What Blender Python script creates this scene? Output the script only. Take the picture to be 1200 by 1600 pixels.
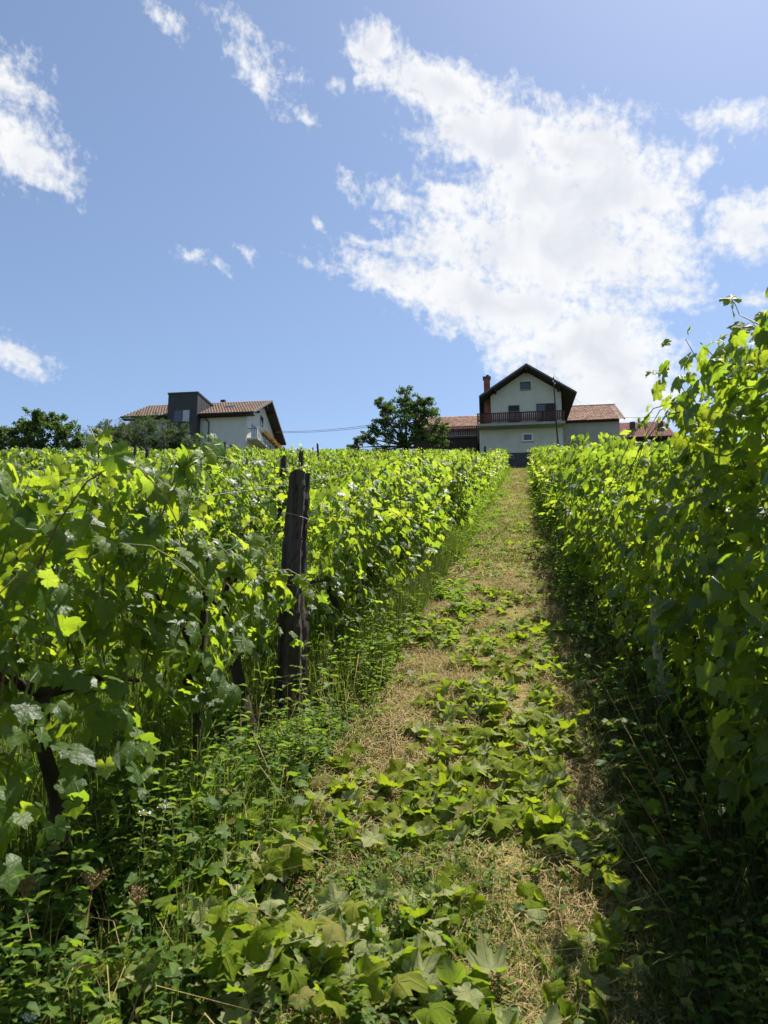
import bpy, math, random
import numpy as np

# ------------------------------------------------------------------ scene, camera, sky, sun
for o in list(bpy.data.objects):
    bpy.data.objects.remove(o)
scene = bpy.context.scene
COL = scene.collection
R = math.radians
SUN_EL, SUN_AZ = 60.0, 28.0          # degrees; azimuth clockwise from +Y (the path runs along +Y)
EXPOSURE = 1.0
SKY_STRENGTH = 0.077
SUN_STRENGTH = 5.0

cam_d = bpy.data.cameras.new('camera')
cam = bpy.data.objects.new('camera', cam_d)
COL.objects.link(cam)
cam.location = (0, 0, 1.65)
cam.rotation_euler = (R(90 + 9.83), 0, R(10.9))
cam_d.sensor_fit = 'VERTICAL'
cam_d.sensor_height = 36.0
cam_d.lens = 1155.0 / 1600.0 * 36.0
cam_d.clip_start = 0.05
cam_d.clip_end = 5000
cam_d.dof.use_dof = True
cam_d.dof.focus_distance = 9.0
cam_d.dof.aperture_fstop = 7.0
scene.camera = cam

scene.view_settings.view_transform = 'Standard'
scene.view_settings.look = 'None'
scene.view_settings.exposure = EXPOSURE
scene.view_settings.gamma = 1.0
scene.view_settings.use_curve_mapping = False
scene.render.engine = 'CYCLES'
cy = scene.cycles
cy.max_bounces = 4
cy.diffuse_bounces = 3
cy.glossy_bounces = 2
cy.transmission_bounces = 4
cy.transparent_max_bounces = 4
cy.use_denoising = True
cy.sample_clamp_indirect = 6.0
cy.caustics_reflective = False
cy.caustics_refractive = False


def nd(nt, typ, ins=None, **props):
    n = nt.nodes.new(typ)
    for k, v in props.items():
        setattr(n, k, v)
    if ins:
        for k, v in ins.items():
            if isinstance(v, bpy.types.NodeSocket):
                nt.links.new(v, n.inputs[k])
            else:
                n.inputs[k].default_value = v
    return n


def mth(nt, op, a, b=None, clamp=False):
    ins = {0: a}
    if b is not None:
        ins[1] = b
    return nd(nt, 'ShaderNodeMath', ins, operation=op, use_clamp=clamp).outputs[0]


def mixc(nt, f, a, b, blend='MIX'):
    n = nt.nodes.new('ShaderNodeMix')
    n.data_type = 'RGBA'
    n.blend_type = blend
    for s, v in ((n.inputs[0], f), (n.inputs[6], a), (n.inputs[7], b)):
        if isinstance(v, bpy.types.NodeSocket):
            nt.links.new(v, s)
        else:
            s.default_value = v
    return n.outputs[2]


def ramp(nt, fac, stops, interp='LINEAR'):
    n = nt.nodes.new('ShaderNodeValToRGB')
    n.color_ramp.interpolation = interp
    e = n.color_ramp.elements
    while len(e) < len(stops):
        e.new(0.5)
    for el, (p, c) in zip(e, stops):
        el.position = p
        el.color = c if len(c) == 4 else (*c, 1)
    nt.links.new(fac, n.inputs[0])
    return n.outputs[0]


def c4(c):
    return (c[0], c[1], c[2], 1.0)


world = bpy.data.worlds.new('World')
scene.world = world
world.cycles.sampling_method = 'MANUAL'
world.cycles.sample_map_resolution = 512
world.use_nodes = True
wt = world.node_tree
wt.nodes.clear()
# clouds as (azimuth, elevation, half width, half height, tilt, weight), degrees
CLOUDS = [(-5.9, 39.5, 6.4, 2.0, -15, 1), (-1.6, 36.3, 6.2, 2.9, -20, 1), (5.2, 34.8, 5.3, 3.1, 0, 1), (7.4, 31.4, 6.3, 3.7, -20, 1),
          (3.3, 28.6, 9.6, 4.1, -10, 1), (-5.5, 29.5, 5.8, 2.1, -15, 0.8), (-9.3, 26.9, 6.4, 1.4, -15, 0.8), (-2.0, 25.3, 9.8, 2.6, -20, 1),
          (5.4, 21.5, 7.2, 3.9, -20, 1), (10.8, 27.0, 3.6, 3.8, 10, 0.65), (7.1, 17.8, 5.8, 2.3, 0, 0.9), (3.0, 32.1, 7.2, 3.9, 0, 1),
          (-11.9, 42.0, 2.4, 1.0, 10, 0.7), (-26.5, 27.9, 0.9, 0.4, 0, 0.5), (-21.5, 28.6, 1.0, 0.4, 0, 0.45), (-6.0, 32.5, 2.3, 1.1, 20, 0.7), (-23.6, 42.2, 1.8, 0.7, 0, 0.45), (-21.2, 40.2, 2.0, 1.2, -30, 0.5),
          (-18.1, 37.7, 1.2, 0.5, 0, 0.5), (-29.4, 41.7, 1.8, 0.7, 0, 0.45), (-14.9, 39.7, 0.9, 0.5, 0, 0.5), (-13.9, 33.8, 1.2, 0.7, 0, 0.5),
          (-39.6, 32.4, 3.9, 1.9, -35, 0.8), (-41.1, 35.6, 2.6, 1.9, 0, 0.6), (-39.4, 19.6, 2.9, 1.0, -10, 0.7), (17.1, 34.4, 2.7, 0.8, 10, 0.55),
          (17.1, 28.0, 2.6, 1.6, 30, 0.75), (14.3, 32.4, 1.2, 0.7, 30, 0.6), (17.9, 23.1, 1.2, 0.7, 20, 0.6), (-24.4, 27.7, 0.7, 0.4, 0, 0.5),
          (-13.3, 30.2, 1.3, 0.5, 0, 0.5), (-16.0, 31.2, 0.9, 0.4, 0, 0.45), (-9.5, 32.8, 2.2, 0.8, 0, 0.45),
          # the same scattered fair-weather clouds go on round the rest of the sky
          (48, 30, 9, 4, 15, 1), (70, 45, 8, 3.5, -20, .9), (95, 24, 12, 3, 5, 1), (130, 38, 10, 4, 20, 1), (165, 26, 11, 3, -8, 1),
          (-70, 28, 9, 3, 10, .9), (-95, 42, 9, 4, -15, 1), (-130, 25, 12, 3.4, 6, 1), (-160, 48, 9, 4, 25, .9), (60, 16, 10, 2, 0, .8), (-100, 15, 12, 2, 0, .8)]
tc = nd(wt, 'ShaderNodeTexCoord').outputs['Generated']
sx = nd(wt, 'ShaderNodeSeparateXYZ', {0: tc})
az = mth(wt, 'ARCTAN2', sx.outputs[0], sx.outputs[1])
el = mth(wt, 'ARCSINE', sx.outputs[2])
ae0 = nd(wt, 'ShaderNodeCombineXYZ', {0: mth(wt, 'MULTIPLY', az, 57.2958), 1: mth(wt, 'MULTIPLY', el, 57.2958)}).outputs[0]
warp = nd(wt, 'ShaderNodeTexNoise', {'Vector': ae0, 'Scale': 0.20, 'Detail': 3.0, 'Roughness': 0.5}, noise_dimensions='2D')
wv = nd(wt, 'ShaderNodeVectorMath', {0: warp.outputs['Color'], 1: (0.5, 0.5, 0.5)}, operation='SUBTRACT').outputs[0]
wv = nd(wt, 'ShaderNodeVectorMath', {0: wv, 1: (4.5, 2.6, 0)}, operation='MULTIPLY').outputs[0]
ae = nd(wt, 'ShaderNodeVectorMath', {0: ae0, 1: wv}, operation='ADD').outputs[0]
ae = nd(wt, 'ShaderNodeVectorMath', {0: ae, 1: (1, 1, 0)}, operation='MULTIPLY').outputs[0]
field = None
ae = nd(wt, 'ShaderNodeMapping', {'Vector': ae, 'Rotation': (0, 0, R(14))}).outputs[0]      # the clouds lie drawn out on one slant
c14, s14 = math.cos(R(14)), math.sin(R(14))
for a, e, ra, re, rot, w in CLOUDS:
    gr = 1.3 if ra > 3.5 else 1.5
    sc = (1 / (ra * gr), 1 / (re * gr), 0)
    a2, e2 = a * c14 - e * s14, a * s14 + e * c14
    mp = nd(wt, 'ShaderNodeVectorMath', {0: ae, 1: sc, 2: (-a2 * sc[0], -e2 * sc[1], 0)}, operation='MULTIPLY_ADD')
    ln = nd(wt, 'ShaderNodeVectorMath', {0: mp.outputs[0]}, operation='LENGTH').outputs['Value']
    v = mth(wt, 'MULTIPLY_ADD', ln, -w)
    v.node.inputs[2].default_value = w
    field = v if field is None else nd(wt, 'ShaderNodeMath', {0: field, 1: v, 2: 0.18}, operation='SMOOTH_MAX').outputs[0]
# wispy, wind-drawn texture running up to the right
st = nd(wt, 'ShaderNodeMapping', {'Vector': ae, 'Rotation': (0, 0, R(-38)), 'Scale': (0.42, 1.25, 1)})
fb = nd(wt, 'ShaderNodeTexNoise', {'Vector': st.outputs[0], 'Scale': 0.55, 'Detail': 7.0, 'Roughness': 0.56}, noise_dimensions='2D').outputs[0]
fb2 = nd(wt, 'ShaderNodeTexNoise', {'Vector': ae0, 'Scale': 1.4, 'Detail': 7.0, 'Roughness': 0.6}, noise_dimensions='2D').outputs[0]
fsum = mth(wt, 'ADD', mth(wt, 'MULTIPLY', mth(wt, 'SUBTRACT', fb, 0.5), 1.15), mth(wt, 'MULTIPLY', mth(wt, 'SUBTRACT', fb2, 0.5), 1.0))
dens = mth(wt, 'ADD', mth(wt, 'MULTIPLY', field, 1.25), fsum)
cov = nd(wt, 'ShaderNodeMapRange', {0: dens, 1: -0.10, 2: 0.80, 3: 0.0, 4: 0.97}, interpolation_type='SMOOTHSTEP').outputs[0]
fb3 = nd(wt, 'ShaderNodeTexNoise', {'Vector': ae, 'Scale': 0.28, 'Detail': 4.0, 'Roughness': 0.5}, noise_dimensions='2D').outputs[0]
thick = nd(wt, 'ShaderNodeMapRange', {0: mth(wt, 'ADD', field, mth(wt, 'MULTIPLY', mth(wt, 'SUBTRACT', fb3, 0.5), 1.6)), 1: 0.3, 2: 1.25, 3: 0.0, 4: 1.0}, interpolation_type='SMOOTHSTEP').outputs[0]
ccol = mixc(wt, thick, (0.49, 0.495, 0.50, 1), (0.385, 0.40, 0.435, 1))
sky = nd(wt, 'ShaderNodeTexSky', sky_type='NISHITA', sun_disc=False, sun_elevation=R(SUN_EL), sun_rotation=R(SUN_AZ), altitude=400, air_density=1.0, dust_density=0.7, ozone_density=2.8)
bg1 = nd(wt, 'ShaderNodeBackground', {0: sky.outputs[0], 1: SKY_STRENGTH})
bg2 = nd(wt, 'ShaderNodeBackground', {0: ccol, 1: 1.0})
cov = mth(wt, 'MAXIMUM', cov, 0.05)      # a thin high veil pales the blue
mx = nd(wt, 'ShaderNodeMixShader', {0: cov, 1: bg1.outputs[0], 2: bg2.outputs[0]})
nd(wt, 'ShaderNodeOutputWorld', {0: mx.outputs[0]})

sun_d = bpy.data.lights.new('sun', 'SUN')
sun_d.energy = SUN_STRENGTH
sun_d.angle = R(0.53)
sun_d.color = (1.0, 0.955, 0.88)
sun = bpy.data.objects.new('sun', sun_d)
sun.rotation_euler = (R(90 - SUN_EL), 0, R(180 - SUN_AZ))
sun.location = (20, 40, 60)
COL.objects.link(sun)

# ------------------------------------------------------------------ helpers
SL, CR = 0.2586, 0.05
rng = np.random.default_rng(7)


def gz(x, y):
    x = np.asarray(x, float)
    y = np.asarray(y, float)
    ye = np.where(y > 84, 84 + 10 * (1 - np.exp(-(y - 84) / 10.0)), y)
    ye = np.where(ye < -40, -40.0, ye)
    xe = np.clip(x, -70, 70)
    b = 0.02 * np.sin(3.1 * x + 1.7 * y) + 0.018 * np.sin(2.2 * y - 4.3 * x + 1.0) + 0.012 * np.sin(7.1 * x + 0.7) * np.sin(6.3 * y)
    return SL * ye - CR * xe + b


def gzf(x, y):
    return float(gz(x, y))


def tag(o, label=None, cat=None, group=None, kind=None):
    for k, v in (('label', label), ('category', cat), ('group', group), ('kind', kind)):
        if v:
            o[k] = v
    return o


def link(name, data, parent=None, kind=None):
    o = bpy.data.objects.new(name, data)
    COL.objects.link(o)
    if parent is not None:
        o.parent = parent
    if kind:
        o['kind'] = kind
    return o


def empty(name, loc=(0, 0, 0), rz=0.0, label=None, cat=None, group=None):
    o = link(name, None)
    o.empty_display_size = 0.1
    o.location = loc
    o.rotation_euler = (0, 0, rz)
    return tag(o, label, cat, group)


def fastmesh(name, V, F, mats, smooth=False, mi=None, attrs=None):
    """V (n,3); F (m,3) or (m,4) index array"""
    V = np.asarray(V, np.float32)
    F = np.asarray(F, np.int32)
    k = F.shape[1]
    me = bpy.data.meshes.new(name)
    me.vertices.add(len(V))
    me.vertices.foreach_set('co', V.ravel())
    me.loops.add(F.size)
    me.loops.foreach_set('vertex_index', F.ravel())
    me.polygons.add(len(F))
    me.polygons.foreach_set('loop_start', np.arange(0, F.size, k, dtype=np.int32))
    if smooth:
        me.polygons.foreach_set('use_smooth', np.ones(len(F), bool))
    for m in (mats if isinstance(mats, (list, tuple)) else [mats]):
        me.materials.append(m)
    if mi is not None:
        me.polygons.foreach_set('material_index', np.asarray(mi, np.int32))
    if attrs:
        for an, arr in attrs.items():
            a = me.attributes.new(an, 'FLOAT_VECTOR', 'POINT')
            a.data.foreach_set('vector', np.asarray(arr, np.float32).ravel())
    me.update(calc_edges=True)
    return me


class MB:
    """collects boxes, prisms and tubes into one mesh"""

    def __init__(s):
        s.v, s.f = [], []

    def add(s, vs, fs):
        n = len(s.v)
        s.v += [tuple(map(float, p)) for p in vs]
        s.f += [tuple(i + n for i in f) for f in fs]
        return s

    def box(s, x0, x1, y0, y1, z0, z1):
        vs = [(x0, y0, z0), (x1, y0, z0), (x1, y1, z0), (x0, y1, z0), (x0, y0, z1), (x1, y0, z1), (x1, y1, z1), (x0, y1, z1)]
        return s.add(vs, [(0, 3, 2, 1), (4, 5, 6, 7), (0, 1, 5, 4), (1, 2, 6, 5), (2, 3, 7, 6), (3, 0, 4, 7)])

    def prism(s, prof, axis, a, b):
        """prof: list of 2-D points, extruded along axis from a to b ('y': profile in xz, 'x': profile in yz)"""
        n = len(prof)
        if axis == 'y':
            vs = [(p, a, q) for p, q in prof] + [(p, b, q) for p, q in prof]
        elif axis == 'x':
            vs = [(a, p, q) for p, q in prof] + [(b, p, q) for p, q in prof]
        else:
            vs = [(p, q, a) for p, q in prof] + [(p, q, b) for p, q in prof]
        fs = [tuple(range(n)), tuple(range(2 * n - 1, n - 1, -1))]
        fs += [(i, i + n, (i + 1) % n + n, (i + 1) % n) for i in range(n)]
        return s.add(vs, fs)

    def tube(s, pts, rad, seg=6, jit=0.0, rr=random):
        pts = np.asarray(pts, float)
        rad = np.broadcast_to(np.asarray(rad, float), (len(pts),))
        vs, fs = [], []
        for i, p in enumerate(pts):
            d = pts[min(i + 1, len(pts) - 1)] - pts[max(i - 1, 0)]
            d /= (np.linalg.norm(d) + 1e-9)
            a = np.cross(d, (0.31, 0.95, 0.1) if abs(d[2]) > .8 else (0, 0, 1.0))
            a /= (np.linalg.norm(a) + 1e-9)
            b = np.cross(d, a)
            for k in range(seg):
                t = 2 * math.pi * k / seg
                r = rad[i] * (1 + jit * (rr.random() - .5))
                vs.append(p + r * (math.cos(t) * a + math.sin(t) * b))
        for i in range(len(pts) - 1):
            for k in range(seg):
                k2 = (k + 1) % seg
                fs.append((i * seg + k, i * seg + k2, (i + 1) * seg + k2, (i + 1) * seg + k))
        fs.append(tuple(range(seg - 1, -1, -1)))
        fs.append(tuple((len(pts) - 1) * seg + k for k in range(seg)))
        return s.add(vs, fs)

    def mesh(s, name, m, smooth=False):
        me = bpy.data.meshes.new(name)
        me.from_pydata(s.v, [], s.f)
        me.materials.append(m)
        if smooth:
            me.polygons.foreach_set('use_smooth', np.ones(len(me.polygons), bool))
        me.update()
        return me

    def build(s, name, m, parent=None, smooth=False, kind=None):
        return link(name, s.mesh(name, m, smooth), parent, kind)


# ------------------------------------------------------------------ materials
def new_mat(name):
    m = bpy.data.materials.new(name)
    m.use_nodes = True
    m.node_tree.nodes.clear()
    return m, m.node_tree


def out(nt, shader):
    nd(nt, 'ShaderNodeOutputMaterial', {0: shader})


def pbr(nt, col, rough=0.8, spec=0.3, normal=None, metal=0.0):
    ins = {'Base Color': col, 'Roughness': rough, 'Specular IOR Level': spec, 'Metallic': metal}
    if normal is not None:
        ins['Normal'] = normal
    return nd(nt, 'ShaderNodeBsdfPrincipled', ins).outputs[0]


def bump(nt, h, strength=0.3, dist=0.02):
    return nd(nt, 'ShaderNodeBump', {'Height': h, 'Strength': strength, 'Distance': dist}).outputs[0]


def noisy(name, a, b, scale=4.0, detail=6.0, rough=0.85, spec=0.25, bstr=0.25, stretch=(1, 1, 1), c=None, cs=1.0, island=0.0, bdist=0.02):
    """two colours mixed by noise, a third in larger stains, optional lightness by piece"""
    m, nt = new_mat(name)
    tcn = nd(nt, 'ShaderNodeTexCoord').outputs['Object']
    mp = nd(nt, 'ShaderNodeMapping', {'Vector': tcn, 'Scale': stretch}).outputs[0]
    n1 = nd(nt, 'ShaderNodeTexNoise', {'Vector': mp, 'Scale': scale, 'Detail': detail, 'Roughness': 0.65}).outputs[0]
    col = ramp(nt, n1, [(0.32, c4(a)), (0.68, c4(b))])
    if c is not None:
        n2 = nd(nt, 'ShaderNodeTexNoise', {'Vector': mp, 'Scale': cs, 'Detail': 7.0, 'Roughness': 0.7}).outputs[0]
        f = nd(nt, 'ShaderNodeMapRange', {0: n2, 1: 0.52, 2: 0.72, 3: 0.0, 4: 0.85}).outputs[0]
        col = mixc(nt, f, col, c4(c))
    if island:
        g = nd(nt, 'ShaderNodeNewGeometry').outputs['Random Per Island']
        oi = nd(nt, 'ShaderNodeObjectInfo').outputs['Random']
        r = mth(nt, 'FRACT', mth(nt, 'ADD', g, oi))
        k = nd(nt, 'ShaderNodeMapRange', {0: r, 1: 0.0, 2: 1.0, 3: 1.0 - island, 4: 1.0 + island}).outputs[0]
        col = nd(nt, 'ShaderNodeVectorMath', {0: col, 1: nd(nt, 'ShaderNodeCombineXYZ', {0: k, 1: k, 2: k}).outputs[0]}, operation='MULTIPLY').outputs[0]
    out(nt, pbr(nt, col, rough, spec, bump(nt, n1, bstr, bdist)))
    return m


def leafmat(name, stops, back, trans, tfac, veins=False, rough=0.55, spec=0.16):
    """green blade: darker glossy face, paler dull underside, light shining through"""
    m, nt = new_mat(name)
    geo = nd(nt, 'ShaderNodeNewGeometry')
    oi = nd(nt, 'ShaderNodeObjectInfo').outputs['Random']
    r = mth(nt, 'FRACT', mth(nt, 'ADD', geo.outputs['Random Per Island'], oi))
    col = ramp(nt, r, stops)
    r2 = mth(nt, 'FRACT', mth(nt, 'MULTIPLY', r, 7.31))
    bk = mixc(nt, r2, c4(back), c4([x * 0.7 for x in back]))
    tr = mixc(nt, r2, c4(trans), c4((trans[0] * 0.62, trans[1] * 0.8, trans[2] * 0.9)))
    if veins:
        uv = nd(nt, 'ShaderNodeAttribute', attribute_name='luv').outputs['Vector']
        sp = nd(nt, 'ShaderNodeSeparateXYZ', {0: uv})
        ax = mth(nt, 'ABSOLUTE', sp.outputs[0])
        vm = None
        for ang in (0, 52, 108):
            dx, dy = math.sin(R(ang)), math.cos(R(ang))
            d = mth(nt, 'ABSOLUTE', mth(nt, 'SUBTRACT', mth(nt, 'MULTIPLY', ax, dy), mth(nt, 'MULTIPLY', sp.outputs[1], dx)))
            dot = mth(nt, 'ADD', mth(nt, 'MULTIPLY', ax, dx), mth(nt, 'MULTIPLY', sp.outputs[1], dy))
            k = mth(nt, 'MULTIPLY', nd(nt, 'ShaderNodeMapRange', {0: d, 1: 0.008, 2: 0.035, 3: 1.0, 4: 0.0}).outputs[0], mth(nt, 'GREATER_THAN', dot, 0.0))
            vm = k if vm is None else mth(nt, 'MAXIMUM', vm, k)
        nz = nd(nt, 'ShaderNodeTexNoise', {'Vector': uv, 'Scale': 5.0, 'Detail': 4.0}).outputs[0]
        col = mixc(nt, mth(nt, 'MULTIPLY', vm, 0.45), col, (0.16, 0.2, 0.06, 1))
        col = mixc(nt, nd(nt, 'ShaderNodeMapRange', {0: nz, 1: 0.35, 2: 0.75, 3: 0.0, 4: 0.4}).outputs[0], col, (0.075, 0.105, 0.02, 1))
        tr = mixc(nt, mth(nt, 'MULTIPLY', vm, 0.5), tr, c4((trans[0] * 0.35, trans[1] * 0.4, trans[2])))
        sp_ = nd(nt, 'ShaderNodeTexNoise', {'Vector': uv, 'Scale': 4.0, 'Detail': 3.0, 'W': mth(nt, 'MULTIPLY', r, 40.0)}, noise_dimensions='4D').outputs[0]
        col = mixc(nt, nd(nt, 'ShaderNodeMapRange', {0: sp_, 1: 0.66, 2: 0.72, 3: 0.0, 4: 0.7}).outputs[0], col, (0.16, 0.12, 0.04, 1))
        nrm = bump(nt, mth(nt, 'ADD', vm, nz), 0.5, 0.006)
    face = mixc(nt, geo.outputs['Backfacing'], col, bk)
    rg = mth(nt, 'ADD', mth(nt, 'MULTIPLY', geo.outputs['Backfacing'], 0.3), rough)
    p = pbr(nt, face, rg, spec, nrm if veins else None)
    t = nd(nt, 'ShaderNodeBsdfTranslucent', {0: tr}).outputs[0]
    out(nt, nd(nt, 'ShaderNodeMixShader', {0: tfac, 1: p, 2: t}).outputs[0])
    return m


VS = [(0, (0.024, 0.058, 0.012)), (0.35, (0.036, 0.08, 0.014)), (0.7, (0.052, 0.105, 0.018)), (1, (0.08, 0.13, 0.025))]
M = {}
M['leaf'] = leafmat('vine_leaf', VS, (0.15, 0.19, 0.11), (0.50, 0.61, 0.025), 0.48, True, 0.42, 0.3)
M['young'] = leafmat('young_vine_leaf', [(0, (0.08, 0.13, 0.02)), (1, (0.12, 0.16, 0.03))], (0.17, 0.21, 0.09), (0.55, 0.64, 0.04), 0.5, True, 0.5)
M['leaf_far'] = leafmat('vine_leaf_distant', VS, (0.14, 0.18, 0.09), (0.44, 0.56, 0.03), 0.47, False, 0.42, 0.28)
M['young_far'] = leafmat('young_vine_leaf_distant', [(0, (0.08, 0.13, 0.02)), (1, (0.12, 0.16, 0.03))], (0.15, 0.2, 0.07), (0.55, 0.63, 0.04), 0.5)
M['wilt'] = leafmat('wilting_vine_leaf', [(0, (0.09, 0.14, 0.008)), (0.5, (0.14, 0.185, 0.012)), (0.85, (0.18, 0.205, 0.022)), (1, (0.19, 0.16, 0.06))], (0.29, 0.31, 0.14), (0.46, 0.55, 0.02), 0.36, True, 0.75, 0.04)
M['grass'] = leafmat('grass_blade', [(0, (0.05, 0.09, 0.012)), (0.5, (0.09, 0.14, 0.018)), (0.85, (0.14, 0.165, 0.035)), (1, (0.25, 0.2, 0.09))], (0.08, 0.12, 0.03), (0.28, 0.36, 0.03), 0.35)
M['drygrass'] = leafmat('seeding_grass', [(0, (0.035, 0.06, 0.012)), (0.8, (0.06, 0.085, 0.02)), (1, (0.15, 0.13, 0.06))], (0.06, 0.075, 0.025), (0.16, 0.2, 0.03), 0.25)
M['straw'] = leafmat('straw', [(0, (0.20, 0.13, 0.05)), (0.35, (0.45, 0.33, 0.115)), (0.75, (0.60, 0.48, 0.21)), (0.8, (0.16, 0.19, 0.035)), (1, (0.12, 0.15, 0.03))], (0.42, 0.31, 0.14), (0.3, 0.22, 0.06), 0.12, False, 0.6, 0.2)
M['weed'] = leafmat('weed_leaf', [(0, (0.03, 0.07, 0.012)), (0.35, (0.055, 0.105, 0.014)), (0.7, (0.085, 0.135, 0.018)), (0.95, (0.14, 0.165, 0.03)), (1, (0.2, 0.16, 0.06))], (0.09, 0.13, 0.05), (0.30, 0.44, 0.025), 0.4)
M['tree'] = leafmat('tree_leaf', [(0, (0.04, 0.075, 0.022)), (0.6, (0.07, 0.11, 0.032)), (1, (0.10, 0.135, 0.042))], (0.09, 0.12, 0.06), (0.18, 0.27, 0.03), 0.35)
M['shrub'] = leafmat('shrub_leaf', [(0, (0.04, 0.07, 0.022)), (0.6, (0.065, 0.105, 0.032)), (1, (0.095, 0.13, 0.045))], (0.10, 0.13, 0.08), (0.14, 0.2, 0.05), 0.3)
M['stem'] = noisy('green_stem', (0.12, 0.16, 0.04), (0.22, 0.22, 0.08), 8, rough=0.6)
M['cane'] = noisy('brown_cane', (0.10, 0.06, 0.03), (0.16, 0.12, 0.05), 9, rough=0.7)
M['bark'] = noisy('vine_bark', (0.018, 0.013, 0.010), (0.06, 0.045, 0.032), 14, stretch=(1, 1, 0.2), rough=0.95, bstr=0.9, bdist=0.02)
M['treebark'] = noisy('tree_bark', (0.03, 0.024, 0.02), (0.08, 0.065, 0.05), 8, stretch=(1, 1, 0.25), rough=0.95, bstr=0.8)
M['post'] = noisy('weathered_post_wood', (0.016, 0.012, 0.010), (0.10, 0.08, 0.062), 26, stretch=(1, 1, 0.05), rough=0.95, bstr=1.0, c=(0.13, 0.115, 0.095), cs=9, bdist=0.05)
M['postlight'] = noisy('grey_post_wood', (0.035, 0.03, 0.025), (0.11, 0.095, 0.08), 16, stretch=(1, 1, 0.08), rough=0.95, bstr=0.8)
M['palewood'] = noisy('pale_stake_wood', (0.30, 0.27, 0.22), (0.42, 0.39, 0.33), 12, stretch=(1, 1, 0.1), rough=0.9)
M['wire'] = noisy('galvanised_wire', (0.14, 0.13, 0.12), (0.28, 0.27, 0.26), 30, rough=0.6, spec=0.3)
M['cable'] = noisy('dark_cable', (0.03, 0.03, 0.035), (0.06, 0.06, 0.065), 10, rough=0.7)
M['plaster'] = noisy('pale_roughcast', (0.48, 0.49, 0.45), (0.55, 0.56, 0.515), 1.6, 8, 0.95, 0.1, 0.3, c=(0.33, 0.335, 0.30), cs=0.5)
M['plaster2'] = noisy('old_grey_render', (0.32, 0.32, 0.29), (0.39, 0.39, 0.355), 1.2, 8, 0.95, 0.1, 0.3, c=(0.19, 0.19, 0.17), cs=0.45)
M['plaster3'] = noisy('white_render', (0.47, 0.485, 0.475), (0.54, 0.555, 0.545), 1.3, 8, 0.95, 0.1, 0.2)
M['concrete'] = noisy('stained_concrete', (0.05, 0.055, 0.06), (0.09, 0.095, 0.10), 2.5, 8, 0.95, 0.1, 0.4, c=(0.035, 0.04, 0.045), cs=0.7)
M['slab'] = noisy('balcony_concrete', (0.27, 0.28, 0.255), (0.34, 0.35, 0.32), 2.0, 8, 0.95, 0.1, 0.3, c=(0.24, 0.25, 0.23), cs=0.9)
M['darkwood'] = noisy('dark_stained_wood', (0.022, 0.017, 0.016), (0.05, 0.038, 0.034), 6, stretch=(1, 1, 0.3), rough=0.8)
M['board'] = noisy('red_brown_board', (0.075, 0.030, 0.026), (0.14, 0.06, 0.05), 5, stretch=(1, 1, 0.3), rough=0.75, island=0.3)
M['fascia'] = noisy('grey_fascia', (0.10, 0.10, 0.105), (0.16, 0.16, 0.165), 4, rough=0.7)
M['clay'] = noisy('weathered_clay_tile', (0.29, 0.155, 0.10), (0.42, 0.25, 0.17), 5, rough=0.9, island=0.4, c=(0.22, 0.15, 0.11), cs=0.8)
M['tile'] = noisy('brown_roof_tile', (0.25, 0.175, 0.13), (0.32, 0.225, 0.17), 5, rough=0.9, spec=0.1, island=0.1, c=(0.2, 0.16, 0.13), cs=0.5)
M['redroof'] = noisy('red_metal_tile', (0.25, 0.10, 0.09), (0.31, 0.14, 0.125), 3, rough=0.85, spec=0.1, island=0.08)
M['anthracite'] = noisy('anthracite_cladding', (0.035, 0.038, 0.045), (0.05, 0.054, 0.062), 2, rough=0.6)
M['brick'] = noisy('chimney_brick', (0.20, 0.07, 0.05), (0.32, 0.12, 0.08), 9, rough=0.9, island=0.25)
M['mortar'] = noisy('mortar', (0.22, 0.2, 0.18), (0.3, 0.28, 0.26), 10, rough=0.95)
M['whiteframe'] = noisy('white_frame', (0.68, 0.69, 0.7), (0.76, 0.77, 0.78), 4, rough=0.5)
M['brownframe'] = noisy('brown_frame', (0.05, 0.03, 0.022), (0.08, 0.05, 0.035), 6, rough=0.6)
M['greymetal'] = noisy('grey_railing', (0.05, 0.052, 0.055), (0.08, 0.083, 0.086), 6, rough=0.5)
M['gutter'] = noisy('dark_gutter', (0.03, 0.03, 0.033), (0.05, 0.05, 0.055), 6, rough=0.4, spec=0.4)
M['shutter'] = noisy('dark_shutter', (0.02, 0.02, 0.022), (0.035, 0.034, 0.036), 3, rough=0.6)
M['blossom'] = noisy('red_blossom', (0.55, 0.07, 0.05), (0.65, 0.16, 0.09), 3, rough=0.8, island=0.4)
M['petal'] = noisy('white_petal', (0.72, 0.74, 0.70), (0.82, 0.83, 0.80), 20, rough=0.8)
M['umbel'] = noisy('dried_umbel', (0.20, 0.13, 0.06), (0.32, 0.22, 0.10), 20, rough=0.9)
m, nt = new_mat('window_glass')
out(nt, nd(nt, 'ShaderNodeBsdfPrincipled', {'Base Color': (0.03, 0.036, 0.045, 1), 'Roughness': 0.06, 'Specular IOR Level': 0.9}).outputs[0])
M['glass'] = m
M['paleglass'] = noisy('pale_reflection_glass', (0.30, 0.34, 0.42), (0.38, 0.42, 0.5), 2, rough=0.15, spec=0.6)  # pale pane colour; on the upper tower window it stands in for a reflection


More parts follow.
